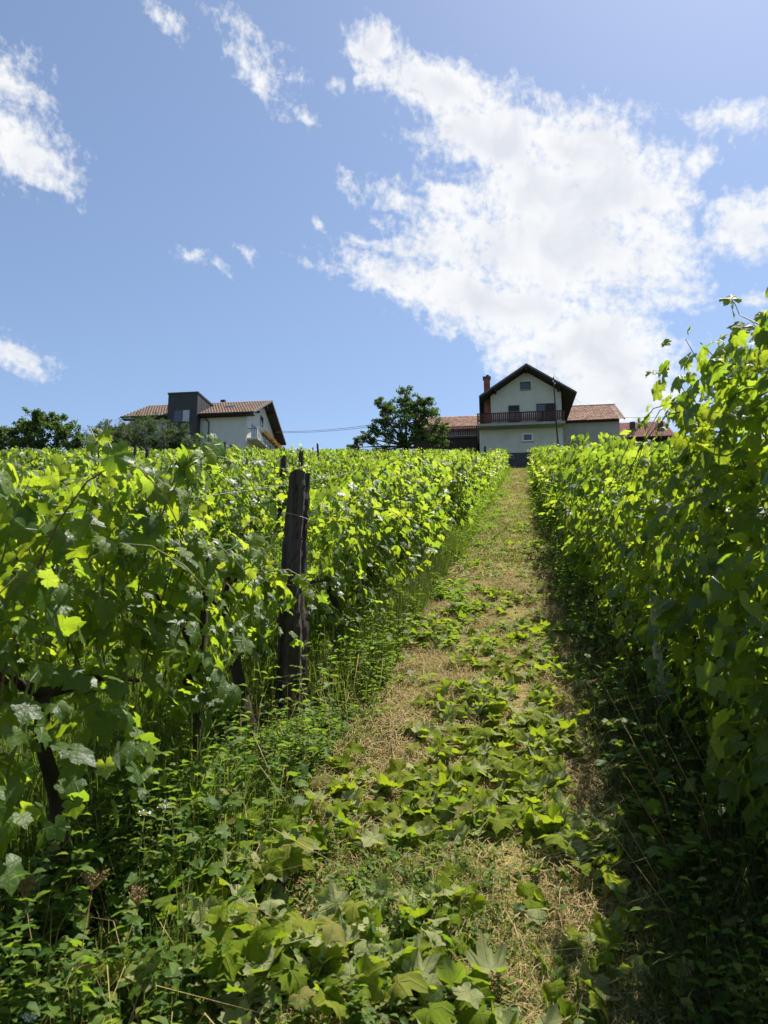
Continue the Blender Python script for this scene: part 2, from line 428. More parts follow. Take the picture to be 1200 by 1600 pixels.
def ground_mat(name, cols, path=False):
    m, nt = new_mat(name)
    geo = nd(nt, 'ShaderNodeNewGeometry')
    pos = geo.outputs['Position']
    n1 = nd(nt, 'ShaderNodeTexNoise', {'Vector': pos, 'Scale': 1.1, 'Detail': 8.0, 'Roughness': 0.7}).outputs[0]
    n2 = nd(nt, 'ShaderNodeTexNoise', {'Vector': pos, 'Scale': 22.0, 'Detail': 6.0, 'Roughness': 0.75}).outputs[0]
    mp = nd(nt, 'ShaderNodeMapping', {'Vector': pos, 'Scale': (1.0, 0.45, 1.0), 'Rotation': (0, 0, 0.5)}).outputs[0]
    n3 = nd(nt, 'ShaderNodeTexNoise', {'Vector': mp, 'Scale': 75.0, 'Detail': 4.0, 'Roughness': 0.8}).outputs[0]
    a = ramp(nt, n2, [(0.3, c4(cols[0])), (0.7, c4(cols[1]))])
    a = mixc(nt, nd(nt, 'ShaderNodeMapRange', {0: n3, 1: 0.4, 2: 0.75, 3: 0.0, 4: 0.75}).outputs[0], a, c4(cols[3]))
    f = nd(nt, 'ShaderNodeMapRange', {0: n1, 1: 0.46, 2: 0.60, 3: 0.0, 4: 0.8}).outputs[0]
    a = mixc(nt, f, a, c4(cols[2]))
    out(nt, pbr(nt, a, 0.95, 0.1, bump(nt, mth(nt, 'ADD', n2, n3), 0.9, 0.03)))
    return m


M['ground'] = ground_mat('grassy_soil', [(0.035, 0.05, 0.014), (0.075, 0.095, 0.026), (0.10, 0.085, 0.04), (0.05, 0.08, 0.018)])
M['path'] = ground_mat('mown_straw_path', [(0.24, 0.19, 0.055), (0.41, 0.32, 0.115), (0.13, 0.17, 0.03), (0.47, 0.39, 0.16)])

# ------------------------------------------------------------------ ground
xs = np.unique(np.concatenate([np.linspace(-12, 8, 110), np.linspace(-70, -12, 60), np.linspace(8, 70, 60), [-400, -250, -150, -100, 100, 150, 250, 400]]))
ys = np.unique(np.concatenate([np.linspace(-3, 30, 160), np.linspace(30, 100, 100), [-200, -120, -60, -40, -25, -15, -8, 110, 130, 170, 250, 400, 700]]))
X, Y = np.meshgrid(xs, ys)
V = np.stack([X.ravel(), Y.ravel(), gz(X, Y).ravel()], 1)
nx, ny = len(xs), len(ys)
I = (np.arange(ny - 1)[:, None] * nx + np.arange(nx - 1)[None]).ravel()
g = link('ground', fastmesh('ground', V, np.stack([I, I + 1, I + nx + 1, I + nx], 1), M['ground'], True), kind='structure')
# the mown path, ragged edged, lying on the ground
yp = np.linspace(-2, 61, 420)
wl = -0.90 + 0.10 * np.sin(1.9 * yp) + 0.07 * np.sin(4.7 * yp + 1) + 0.05 * np.sin(11 * yp)
wr = 0.42 + 0.06 * np.sin(2.3 * yp + 2) + 0.05 * np.sin(6.1 * yp)
t = np.linspace(0, 1, 13)
X = wl[:, None] * (1 - t) + wr[:, None] * t
Y = np.repeat(yp[:, None], 13, 1)
Z = gz(X, Y) + 0.008 + 0.02 * np.sin(t * math.pi)[None] + 0.02 * np.sin(9 * X + 3 * Y) * np.sin(t * math.pi)[None]
V = np.stack([X.ravel(), Y.ravel(), Z.ravel()], 1)
I = (np.arange(len(yp) - 1)[:, None] * 13 + np.arange(12)[None]).ravel()
link('path', fastmesh('path', V, np.stack([I, I + 1, I + 14, I + 13], 1), M['path'], True), kind='structure')


# ------------------------------------------------------------------ buildings
def window(parent, x, z, w, h, y=0.0, frame='brownframe', pane='glass', fw=0.07, side='front', mull=0, sill=True, name='window'):
    """a framed window set on the wall plane; side 'front' faces -y, 'gable' faces +x (x is then the place along y)"""
    def bx(mb, a0, a1, d0, d1, c0, c1):
        if side == 'front':
            mb.box(a0, a1, y - d1, y - d0, c0, c1)
        else:
            mb.box(y + d0, y + d1, a0, a1, c0, c1)
    f = MB()
    x0, x1, z0, z1 = x - w / 2, x + w / 2, z - h / 2, z + h / 2
    bx(f, x0, x0 + fw, -.05, .05, z0, z1)
    bx(f, x1 - fw, x1, -.05, .05, z0, z1)
    bx(f, x0 + fw, x1 - fw, -.05, .05, z0, z0 + fw)
    bx(f, x0 + fw, x1 - fw, -.05, .05, z1 - fw, z1)
    for k in range(mull):
        xm = x0 + (x1 - x0) * (k + 1) / (mull + 1)
        bx(f, xm - .03, xm + .03, -.05, .045, z0 + fw, z1 - fw)
    fo = f.build(name, M[frame], parent)
    p = MB()
    bx(p, x0 + fw, x1 - fw, -.04, .015, z0 + fw, z1 - fw)
    p.build('pane', M[pane], fo)
    if sill:
        q = MB()
        bx(q, x0 - .06, x1 + .06, -.02, .11, z0 - .06, z0 - .004)
        q.build('sill', M['slab'], fo)
    return fo


def tile_field(name, o, u, v, nu, nv, mat, parent, lift=0.02, th=0.03, kind='stuff'):
    """roof tiles in courses: o eave corner, u along the eave, v up the slope (full lengths)"""
    o, u, v = (np.array(t, float) for t in (o, u, v))
    un, vn = u / nu, v / nv
    n = np.cross(u, v)
    n /= np.linalg.norm(n)
    Vs, Fs = [], []
    for j in range(nv):
        off = 0.5 if j % 2 else 0.0
        for i in range(nu):
            a = o + un * (i + off * .999 * (1 if i < nu - 1 else 0)) + vn * j
            jt = (rng.random() - .5) * 0.012
            b0 = n * (lift + th + jt)
            b1 = n * (lift + jt)
            p = [a + un * .02 - vn * .12, a + un * .98 - vn * .12, a + un * .98 + vn, a + un * .02 + vn]
            k = len(Vs)
            Vs += [p[0] + b0, p[1] + b0, p[2] + b1, p[3] + b1, p[0] + b0 - n * th, p[1] + b0 - n * th]
            Vs += [(p[0] + p[1]) / 2 + b0 + n * .022, (p[2] + p[3]) / 2 + b1 + n * .022]
            Fs += [(k, k + 6, k + 7, k + 3), (k + 6, k + 1, k + 2, k + 7), (k + 4, k + 5, k + 1, k)]
    return link(name, fastmesh(name, Vs, Fs, mat), parent, kind)


# --- white gabled house with balcony at the end of the path
H = empty('gabled_house', (0.43, 62.0, 16.0), R(3.1), 'pale gabled house with brown balcony at the top of the mown path', 'house')
MB().box(-3.99, 2.99, 0, 9.2, 1.3, 3.42).build('ground_floor_wall', M['plaster'], H)
MB().box(-4.05, 3.05, -0.06, 9.2, -2.5, 1.298).build('plinth', M['concrete'], H)
AX, AZ, EZ, EL, ER = 0.09, 8.78, 6.18, -3.82, 4.05
pit = (AZ - EZ) / (AX - EL)
wz = lambda x: AZ - 0.30 - abs(x - AX) * pit
prof = [(-2.97, 3.66), (2.98, 3.66), (2.98, wz(2.98)), (AX, wz(AX)), (-2.97, wz(-2.97))]
MB().prism(prof, 'y', 0.02, 9.0).build('gable_wall', M['plaster'], H)
sl = MB().box(-4.2, 3.12, -1.1, 0.015, 3.425, 3.64)
sl.box(-4.2, 3.0, 0.016, 9.2, 3.425, 3.64)
bal = sl.build('balcony', M['slab'], H)
x = -4.14
while x < 3.05:
    MB().box(x, x + .115, -1.06, -1.035, 3.74, 4.50).build('rail_board', M['board'], bal)
    x += .165
y = -0.98
while y < -0.1:
    MB().box(-4.16, -4.135, y, y + .115, 3.74, 4.50).build('rail_board', M['board'], bal)
    y += .165
rl = MB().box(-4.18, 3.09, -1.075, -1.0, 4.505, 4.57).box(-4.13, 3.04, -1.03, -0.99, 3.9, 3.96)
for px in (-4.1, -2.3, -0.5, 1.3, 3.02):
    rl.box(px - .04, px + .04, -1.028, -.95, 3.641, 4.5)
rl.build('handrail', M['darkwood'], bal)
# roof: two thick slopes, fascia, purlins, boards of the verge
rf = None
for sx_, ex in ((-1, EL), (1, ER)):
    ez = AZ - abs(ex - AX) * pit
    p = [(AX, AZ), (ex, ez), (ex, ez - .2), (AX, AZ - .24)]
    o = MB().prism(p, 'y', -0.98, 9.9).build('roof_slope', M['darkwood'], H)
    rf = rf or o
    q = [(AX + .0 * sx_, AZ + .07), (ex + .06 * sx_, ez + .03), (ex + .06 * sx_, ez - .13), (AX, AZ - .10)]
    MB().prism(q, 'y', -1.05, -0.985).build('verge_board', M['fascia'], H)
    u = np.array([0, 10.95, 0.0])
    v = np.array([AX - ex, 0, AZ - ez])
    if sx_ < 0:
        tile_field('roof_tiles', (ex, 9.9, ez), -u, v, 34, 14, M['fascia'], o)
    else:
        tile_field('roof_tiles', (ex, -1.0, ez), u, v, 34, 14, M['fascia'], o)
    MB().tube([(ex + .07 * sx_, -1.0, ez - .06), (ex + .07 * sx_, 9.9, ez - .09)], .075, 8).build('gutter', M['gutter'], H)
for px in (-2.55, 2.75, AX):
    pz = AZ - abs(px - AX) * pit - .26
    MB().box(px - .09, px + .09, -.93, .018, pz - .2, pz - .02).build('purlin_end', M['darkwood'], H)
window(H, 0.02, 7.2, .86, .68, 0.02)
w1 = window(H, -1.02, 4.58, .92, 1.82, 0.02, sill=False, name='balcony_door')
MB().box(-1.4, -.64, -.075, -.035, 5.05, 5.42).build('roller_shutter', M['shutter'], w1)
w2 = window(H, 1.27, 4.6, .78, 1.88, 0.02, sill=False, name='balcony_door')
MB().box(1.68, 2.44, -.04, .018, 3.67, 5.54).build('door_shutter', M['shutter'], H)
window(H, 0.06, 2.62, .9, .72, 0.0, 'whiteframe', fw=.11)
# brick chimney rising along the wall through the roof
ch = MB().box(-3.52, -2.98, .6, 1.2, 3.64, 8.35).build('chimney', M['mortar'], H)
for k in range(62):
    z = 3.66 + k * .0755
    if z > 8.25:
        break
    off = .1 if k % 2 else 0
    xa = -3.525
    for (a, b) in ((0, .2 - off), (.205 - off, .405 - off), (.41 - off, .55)):
        if b - a > .03:
            MB().box(xa + a, xa + min(b, .55), .585, .62, z, z + .066).build('brick', M['brick'], ch)
MB().box(-3.6, -2.9, .53, 1.27, 8.3, 8.42).build('chimney_cap', M['concrete'], ch)
MB().box(-3.3, -3.06, .7, 1.1, 8.42, 8.62).build('chimney_pot', M['concrete'], ch)
# terrace annex to the left, behind the tree
A = empty('terrace_annex', (-5.9, 66.0, 17.0), R(3.1), 'low annex with clay tile roof and brown terrace railing beside the tree', 'annex')
MB().box(-4.0, 1.9, 0, 4, -1.5, 2.95).build('terrace_wall', M['darkwood'], A)
MB().box(-4.1, 2.0, -.15, 4.1, 2.952, 3.12).build('terrace_slab', M['concrete'], A)
hr = MB().box(-4.05, 1.95, -.1, -.03, 4.0, 4.07)
for px in (-4, -2.5, -1, .5, 1.9):
    hr.box(px - .04, px + .04, -.06, 0.02, 3.122, 4.0)
hr.build('handrail', M['darkwood'], A)
x = -4.0
while x < 1.9:
    MB().box(x, x + .115, -.1, -.075, 3.2, 3.99).build('rail_board', M['board'], A)
    x += .165
MB().box(-4.2, 2.2, 4.3, 12, -1.5, 5.0).build('rear_wall', M['plaster2'], A)
MB().prism([(3.9, 4.95), (8.2, 7.55), (12.4, 4.95), (12.4, 4.8), (3.9, 4.8)], 'x', -4.6, 2.3).build('roof_slope', M['darkwood'], A)
tile_field('roof_tiles', (-4.6, 3.85, 4.95), (6.9, 0, 0), (0, 4.35, 2.62), 26, 14, M['clay'], A)
# grey annex to the right
A = empty('tiled_annex', (4.3, 70.0, 18.0), R(3.1), 'grey rendered annex with patchy clay tile roof right of the gabled house', 'annex')
MB().box(-1.2, 4.8, 0, 8.2, -2.5, 4.32).build('wall', M['plaster2'], A)
MB().prism([(0.02, 4.325), (4.1, 6.78), (8.18, 4.325)], 'x', -1.15, 4.78).build('gable_end', M['plaster2'], A)
MB().prism([(-.45, 4.1), (4.1, 6.86), (8.7, 4.1), (8.7, 4.0), (-.45, 4.0)], 'x', -1.3, 4.72).build('roof_slope', M['darkwood'], A)
tile_field('roof_tiles', (-1.5, -.5, 4.1), (6.75, 0, 0), (0, 4.62, 2.80), 27, 15, M['clay'], A)
MB().prism([(-.5, 4.02), (-.5, 4.16), (4.1, 6.94), (4.1, 6.8)], 'x', 5.13, 5.24).build('verge_board', M['darkwood'], A)
rt = MB()
for k in range(16):
    a = -1.45 + k * .415
    rt.tube([(a, 4.12, 6.93), (a + .44, 4.12, 6.945)], .1, 6)
rt.build('ridge_tiles', M['clay'], A)
MB().box(-1.19, 4.7, -.06, -.012, .45, .62).build('wall_ledge', M['concrete'], A)
# red roof far behind
A = empty('red_roofed_house', (10.4, 85.0, 20.0), R(3.1), 'distant house with red metal roof and dark roof window behind the vines', 'house')
MB().box(0.2, 6.2, 0, 8, -3, 4.15).build('wall', M['plaster2'], A)
MB().box(0.1, 6.3, -.12, -.01, 3.7, 4.1).build('eave_board', M['darkwood'], A)
MB().prism([(-.6, 4.2), (4.0, 7.2), (8.6, 4.2), (8.6, 4.08), (-.6, 4.08)], 'x', -.1, 6.5).build('roof_slope', M['darkwood'], A)
tile_field('roof_tiles', (-.1, -.62, 4.2), (6.6, 0, 0), (0, 4.62, 3.02), 29, 14, M['redroof'], A)
MB().box(2.05, 2.6, 1.3, 1.9, 5.2, 6.55).build('chimney', M['anthracite'], A)
MB().box(5.2, 5.7, 1.3, 1.9, 5.2, 6.5).build('chimney', M['anthracite'], A)

# --- house on the left with anthracite stair tower and flowered balcony
L = empty('tower_house', (-28.0, 70.0, 20.4), R(3.6), 'white house with anthracite stair tower, brown tile roof and flowered balcony', 'house')
MB().box(-12.8, 0, 0, 11.4, -.1, 4.3).build('wall', M['plaster3'], L)
MB().prism([(0.02, 4.302), (11.38, 4.302), (5.7, 7.25)], 'x', -12.75, -.003).build('gable_wall', M['plaster3'], L)
MB().box(-12.84, .05, -.05, 11.45, -3, -.102).build('plinth', M['anthracite'], L)
VX = 0.95
for s_, (ya, yb) in ((-1, (5.7, -.72)), (1, (5.7, 12.1))):
    p = [(5.7, 7.72), (yb, 4.42), (yb, 4.24), (5.7, 7.46)]
    o = MB().prism(p, 'x', -13.5, VX).build('roof_slope', M['darkwood'], L)
    MB().prism([(5.7, 7.80), (yb + .05 * s_, 4.47), (yb + .05 * s_, 4.27), (5.7, 7.56)], 'x', VX + .002, VX + .07).build('verge_board', M['fascia'], L)
    if s_ < 0:
        tile_field('roof_tiles', (-13.5, -.76, 4.42), (13.5 + VX, 0, 0), (0, 6.46, 3.3), 47, 18, M['tile'], o)
    MB().tube([(-13.5, yb + .08 * s_, 4.36), (VX, yb + .08 * s_, 4.38)], .085, 8).build('gutter', M['gutter'], L)
MB().box(-13.4, VX - .1, -.68, -.02, 4.16, 4.235).build('soffit', M['darkwood'], L)
for k in range(4):
    yy = 1.6 + k * 2.7
    MB().box(-.003, VX - .05, yy - .07, yy + .07, 4.5 + (5.7 - abs(yy - 5.7)) * .51 - .3, 4.5 + (5.7 - abs(yy - 5.7)) * .51 - .12).build('purlin_end', M['darkwood'], L)
# stair tower
T = MB().box(-8.2, -5.0, -1.05, 5.2, -3, 6.55).build('stair_tower', M['anthracite'], L)
MB().box(-8.27, -4.93, -1.12, 5.25, 6.552, 6.72).build('parapet', M['gutter'], T)
for k in range(6):
    MB().box(-4.995, -4.98, .1 + k * .7, .13 + k * .7, 4.6, 6.5).build('cladding_seam', M['fascia'], T)
window(L, -6.6, 4.15, 1.9, 1.35, -1.05, 'gutter', 'glass', .06, mull=1, sill=False)
MB().box(-6.5, -5.8, -1.12, -1.10, 3.55, 4.75).build('painted_reflection', M['paleglass'], L)  # pale reflection on the glass, painted as a light panel before the pane
window(L, -6.0, 1.1, .8, 2.0, -1.05, 'whiteframe', 'paleglass', .05, sill=False)
MB().tube([(-4.7, -.7, 4.3), (-4.3, -.25, 3.95), (-4.05, -.1, 3.7), (-4.05, -.1, -.6)], .06, 8).build('downpipe', M['gutter'], L)
# roof window
rw = MB()
for dx in (0,):
    o_ = np.array([-3.35, 2.35, 6.0 + .09])
rw.add([(-3.3, 2.2, 5.98), (-2.4, 2.2, 5.98), (-2.4, 3.1, 6.44), (-3.3, 3.1, 6.44), (-3.3, 2.2, 6.06), (-2.4, 2.2, 6.06), (-2.4, 3.1, 6.52), (-3.3, 3.1, 6.52)],
       [(4, 5, 6, 7), (0, 1, 5, 4), (1, 2, 6, 5), (2, 3, 7, 6), (3, 0, 4, 7)])
rw.build('roof_window', M['gutter'], L)
MB().box(-5.1, -4.6, 5.9, 6.4, 7.2, 8.15).build('chimney', M['anthracite'], L)
# gable balcony
bal = MB().box(.004, 1.15, .3, 8.8, 1.78, 1.96).build('balcony', M['plaster3'], L)
rl = MB().box(1.08, 1.13, .32, 8.78, 2.92, 2.97).box(.01, 1.075, .32, .36, 2.92, 2.97)
for k in range(58):
    yy = .34 + k * .147
    rl.box(1.095, 1.115, yy, yy + .02, 1.962, 2.92)
for k in range(8):
    rl.box(.06 + k * .13, .08 + k * .13, .33, .35, 1.962, 2.92)
rl.build('railing', M['greymetal'], bal)
window(L, 2.6, 2.9, 1.8, 1.85, .0, 'gutter', 'glass', .06, side='gable', mull=1, sill=False, name='balcony_door')
window(L, 6.6, 2.9, 1.2, 1.5, .0, 'whiteframe', 'glass', .06, side='gable', sill=False)
window(L, 5.2, 5.2, 1.0, 1.1, .0, 'gutter', 'glass', .06, side='gable', sill=False)
window(L, 3.3, .9, 1.4, 1.3, .0, 'whiteframe', 'glass', .06, side='gable', sill=False)
gr = MB().box(.03, .05, .5, 1.6, 1.15, 1.19).box(.03, .05, .5, 1.6, .02, .06)
for k in range(9):
    gr.box(.03, .05, .5 + k * .135, .52 + k * .135, .06, 1.15)
gr.build('window_grille', M['greymetal'], L)
# rear wing on the far left
MB().box(-17.0, -12.9, 3.5, 11, -3, 3.2).build('rear_wing', M['plaster3'], L)
MB().prism([(2.7, 3.25), (7.2, 6.0), (11.8, 3.25), (11.8, 3.1), (2.7, 3.1)], 'x', -17.6, -12.82).build('wing_roof', M['darkwood'], L)
tile_field('wing_roof_tiles', (-17.6, 2.65, 3.25), (4.7, 0, 0), (0, 4.5, 2.72), 15, 13, M['tile'], L)


def tuft(rr, n, cx, cy, cz, sx_, sy_, sz_, s0, s1, q=4):
    """n small leaf quads spread in an ellipsoid"""
    P = rr.normal(size=(n, 3))
    P /= np.linalg.norm(P, axis=1)[:, None]
    P *= rr.random((n, 1)) ** 0.4
    P = P * (sx_, sy_, sz_) + (cx, cy, cz)
    return quads(rr, P, rr.uniform(s0, s1, n))


def quads(rr, P, S, up=0.3, aspect=0.6):
    n = len(P)
    nr = rr.normal(size=(n, 3)) + (0, 0, up)
    nr /= np.linalg.norm(nr, axis=1)[:, None]
    a = np.cross(nr, rr.normal(size=(n, 3)))
    a /= np.linalg.norm(a, axis=1)[:, None]
    b = np.cross(nr, a)
    S = S[:, None]
    Vv = np.stack([P - a * S, P + b * S * aspect - nr * S * .12, P + a * S, P - b * S * aspect - nr * S * .12], 1).reshape(-1, 3)
    Fq = np.arange(n * 4).reshape(n, 4)
    return Vv, Fq


fb_r = np.random.default_rng(3)
cL, sL = math.cos(R(3.6)), math.sin(R(3.6))


def lw(x, y, z):
    return (-28.0 + x * cL - y * sL, 70.0 + x * sL + y * cL, 20.4 + z)


words = ['nearest', 'second', 'third', 'fourth', 'fifth', 'farthest']
for k in range(6):
    yy = 2.1 + k * 1.22
    b = empty('flower_box', lw(1.25, yy, 2.6), R(3.6), 'red flowering box, %s along the balcony rail of the white house' % (words[k] if k in (0, 5) else words[k] + ' from the tower side'), 'flower box', 'balcony flower boxes')
    MB().box(-.09, .09, -.45, .45, 0, .2).build('box', M['darkwood'], b)
    v, f = tuft(fb_r, 170, 0.05, 0, .28, .30, .6, .3, .05, .10)
    link('foliage', fastmesh('foliage', v, f, M['weed']), b, 'stuff')
    v, f = tuft(fb_r, 130, 0.1, 0, .3, .32, .42 + .15 * fb_r.random(), .3 + .15 * fb_r.random(), .045, .085)
    link('blossoms', fastmesh('blossoms', v, f, M['blossom']), b, 'stuff')
for k in range(2):
    b = empty('flower_box', lw(.22, 3.0 + k * 1.0, .12), R(3.6), 'red flowering window box under the balcony, %s the vines' % ('nearer' if k == 0 else 'farther from'), 'flower box', 'window flower boxes')
    MB().box(-.09, .09, -.45, .45, 0, .2).build('box', M['darkwood'], b)
    v, f = tuft(fb_r, 90, 0.03, 0, .3, .2, .5, .2, .05, .09)
    link('foliage', fastmesh('foliage', v, f, M['weed']), b, 'stuff')
    v, f = tuft(fb_r, 130, 0.08, 0, .32, .25, .5, .24, .04, .075)
    link('blossoms', fastmesh('blossoms', v, f, M['blossom']), b, 'stuff')


# utility pole and overhead wires
def sag(a, b, s, n=14):
    a, b = np.array(a, float), np.array(b, float)
    t = np.linspace(0, 1, n)[:, None]
    return a * (1 - t) + b * t - np.array([0, 0, 1.0]) * (4 * s * t * (1 - t))


U = empty('utility_pole', (2.85, 60.0, gzf(2.85, 60)), 0, 'thin crooked wooden pole in front of the gabled house', 'pole')
MB().tube([(.12, 0, -.4), (.1, 0, .6), (.03, 0, 2.0), (-.03, 0, 3.4), (-.06, 0, 5), (-.1, 0, 6.6), (-.1, 0, 7.75)], [.08, .08, .075, .07, .065, .055, .045], 8).build('shaft', M['postlight'], U)
MB().tube([(-.16, -.05, 7.3), (-.16, -.05, 7.42)], .05, 8).build('insulator', M['whiteframe'], U)
MB().tube([(-.02, -.05, 7.1), (-.02, -.05, 7.22)], .05, 8).build('insulator', M['whiteframe'], U)
tag(MB().tube(sag((2.74, 60, 23.4), (6.0, 66.6, 22.2), .25), .012, 4).build('overhead_wire', M['cable']), 'thin wire sloping from the crooked pole to the annex roof', 'wire')
tag(MB().tube(sag((9.25, 70.3, 22.35), (31, 76, 24.2), .35), .022, 4).build('overhead_wire', M['cable']), 'overhead wire running from the grey annex out past the red roof', 'wire')
for k in range(2):
    tag(MB().tube(sag((-26.9, 76.0, 24.6 - .12 * k), (-9.4, 56, 18.9 - .16 * k), .3), .018, 4).build('overhead_wire', M['cable']),
        '%s of the paired wires between the white house and the round tree' % ('upper' if k == 0 else 'lower'), 'wire')


# ------------------------------------------------------------------ trees and shrubs
def make_tree(name, base, stem, clumps, nleaf, s0, s1, mat, label, cat, seed, group=None, trunk_r=.16, aspect=.5, flat=.7):
    rr = np.random.default_rng(seed)
    r2 = random.Random(seed)
    b = np.array(base, float)
    t = empty(name, base, 0, label, cat, group)
    tr = MB()
    top = np.array([stem[0], stem[1], stem[2]], float)
    tr.tube([(0, 0, -.3), top * .35 + (.05, 0, 0), top * .7 - (.04, 0, 0), top], [trunk_r * 1.3, trunk_r, trunk_r * .85, trunk_r * .7], 8, .15, r2)
    cl = np.array(clumps, float)
    for c in cl:
        e = c[:3]
        mid = top * .45 + e * .55 + rr.normal(size=3) * .2 - (0, 0, .25)
        tr.tube([top * .9, mid, e], [trunk_r * .5, trunk_r * .28, trunk_r * .1], 6, .1, r2)
        for k in range(4):
            d = rr.normal(size=3)
            d = d / np.linalg.norm(d) * c[3] * .8 * (1, 1, .8)
            tr.tube([mid * .4 + e * .6, e + d * .45 + (0, 0, .05), e + d], [trunk_r * .14, trunk_r * .09, trunk_r * .04], 4)
    tr.build('trunk', M['treebark'], t)
    w = cl[:, 3] ** 2
    w /= w.sum()
    Vs, Fs, n0 = [], [], 0
    for c, ww in zip(cl, w):
        # twigs with leaf sprays, so the crown keeps gaps and an uneven rim
        nt_ = max(6, int(20 * (c[3] / 1.0) ** 2))
        d = rr.normal(size=(nt_, 3))
        d /= np.linalg.norm(d, axis=1)[:, None]
        d[:, 2] = d[:, 2] * flat + .08
        tip = c[:3] + d * c[3] * rr.uniform(.55, 1.18, (nt_, 1))
        m = max(1, int(nleaf * ww / nt_))
        k = rr.random((nt_, m, 1))
        st = c[:3] * .55 + tip * .45
        P = st[:, None] * (1 - k) + tip[:, None] * k + rr.normal(size=(nt_, m, 3)) * (.07 + .07 * c[3] * (1 - k)) * (1, 1, .7)
        P = P.reshape(-1, 3)
        v, f = quads(rr, P, rr.uniform(s0, s1, len(P)), .6, aspect)
        Vs.append(v)
        Fs.append(f + n0)
        n0 += len(v)
    link('crown', fastmesh('crown', np.concatenate(Vs), np.concatenate(Fs), mat), t, 'stuff')
    return t


zt = gzf(-8.4, 52)
make_tree('orchard_tree', (-8.4, 52, zt), (0.1, 0, 2.0),
          [(-.2, 0, 4.6, 1.35), (.9, .2, 4.9, 1.1), (-1.3, .3, 4.9, 1.0), (-2.0, 0, 5.4, .55), (.1, -.2, 5.7, .8), (1.7, 0, 4.0, 1.05), (-1.4, -.3, 3.7, 1.1), (.4, -.5, 3.4, 1.3),
           (2.3, .2, 3.1, .9), (1.4, -.6, 2.4, 1.1), (-.9, -.6, 2.5, 1.0), (-2.2, -.3, 3.0, .75), (-2.9, -.2, 2.6, .65), (-3.5, 0, 2.25, .6), (-4.1, 0, 1.9, .5), (-2.4, 0, 2.2, .7), (2.6, -.2, 2.0, .9), (.2, -.8, 1.8, .9), (-1.8, .2, 1.6, .7), (1.6, .2, 5.2, .6)],
          18000, .06, .11, M['tree'], 'dark round-crowned tree with low spreading branch left of the gabled house', 'tree', 11, trunk_r=.17)
zt = gzf(-29.6, 40)
make_tree('orchard_tree', (-29.6, 40, zt), (0, 0, 1.3),
          [(0, 0, 3.1, 1.2), (-1.5, .3, 2.9, 1.2), (1.4, 0, 2.7, 1.1), (2.3, 0, 2.1, .9), (-.4, -.4, 3.7, .7), (-2.7, 0, 2.4, 1.2), (1.0, -.4, 1.8, 1.1), (-.8, -.5, 1.8, 1.2), (2.6, .1, 1.3, .9), (-2.3, -.4, 1.3, 1.1), (-4.0, 0, 2.6, 1.3), (.8, .3, 3.5, .6)],
          16000, .065, .12, M['tree'], 'broad dark tree standing at the far left edge of the vineyard', 'tree', 12, trunk_r=.15)
shr = [(-27.0, 43.5, 'grey-green shrub beside the broad dark tree, topped by pale upright shoots', 1.8), (-25.3, 45, 'tallest grey-green shrub in front of the tower house', 2.05), (-23.2, 45.5, 'rounded grey-green shrub below the white wall of the tower house', 1.7)]
for k, (x, y, lab, r_) in enumerate(shr):
    z = gzf(x, y)
    cl = [(0, 0, r_ * 1.3, r_ * .75), (-r_ * .7, 0, r_ * 1.0, r_ * .65), (r_ * .7, 0, r_ * .95, r_ * .65), (.1, -.4, r_ * .6, r_ * .8), (-r_ * .4, 0, r_ * 1.65, r_ * .45), (r_ * .35, 0, r_ * 1.6, r_ * .45), (-r_ * .9, -.2, r_ * .5, r_ * .6), (r_ * .9, -.2, r_ * .5, r_ * .6)]
    make_tree('garden_shrub', (x, y, z), (0, 0, r_ * .6), cl, 15000, .055, .095, M['shrub'], lab, 'shrub', 20 + k, 'shrubs in front of the tower house', .07, .28, 1.0)

# ------------------------------------------------------------------ vine leaves
CTRL = [(0, 1.0), (16, .86), (32, .66), (46, .86), (57, .95), (70, .80), (86, .62), (100, .74), (114, .80), (130, .70), (148, .66), (164, .52), (176, .10)]


def leaf_template(rr, n, ring=True, teeth=.07, cup=.18, fold=.25, wave=.10, curl=0.0):
    ca = np.array([c[0] for c in CTRL])
    cr = np.array([c[1] for c in CTRL])
    th = np.linspace(-176, 176, n)
    r = np.interp(np.abs(th), ca, cr) * (1 + rr.normal(size=n) * .03)
    tt = np.where(np.arange(n) % 2 == 0, 1 + teeth, 1 - teeth)
    tt[[0, -1]] = 1
    r = r * tt
    a = np.radians(th)
    px, py = r * np.sin(a), r * np.cos(a)
    V = [(0, 0)]
    V += list(zip(px, py))
    F = []
    if ring:
        m = n // 2
        idx = np.linspace(0, n - 1, m).round().astype(int)
        k0 = len(V)
        V += [(px[i] * .55, py[i] * .55) for i in idx]
        for j in range(m - 1):
            F.append((0, k0 + j, k0 + j + 1))
            i0, i1 = idx[j], idx[j + 1]
            for i in range(i0, i1):
                F.append((k0 + j, 1 + i, 1 + i + 1))
            F.append((k0 + j, 1 + i1, k0 + j + 1))
    else:
        F = [(0, 1 + i, 2 + i) for i in range(n - 1)]
    V = np.array(V)
    x, y = V[:, 0], V[:, 1]
    rad = np.hypot(x, y)
    ang = np.arctan2(x, y)
    z = -cup * rad ** 2 + fold * np.abs(x) * (1 - .4 * rad) + wave * rad ** 2 * np.sin(4 * ang + rr.random() * 6)
    z = z - curl * np.maximum(0, rad - .35) ** 1.5
    V3 = np.stack([x, y, z], 1)
    # faces must look towards +z
    F = np.array(F)
    a_, b_, c_ = V3[F[:, 0]], V3[F[:, 1]], V3[F[:, 2]]
    nz = np.cross(b_ - a_, c_ - a_)[:, 2]
    F[nz < 0] = F[nz < 0][:, ::-1]
    return V3, F, np.stack([x, y, 0 * x], 1)


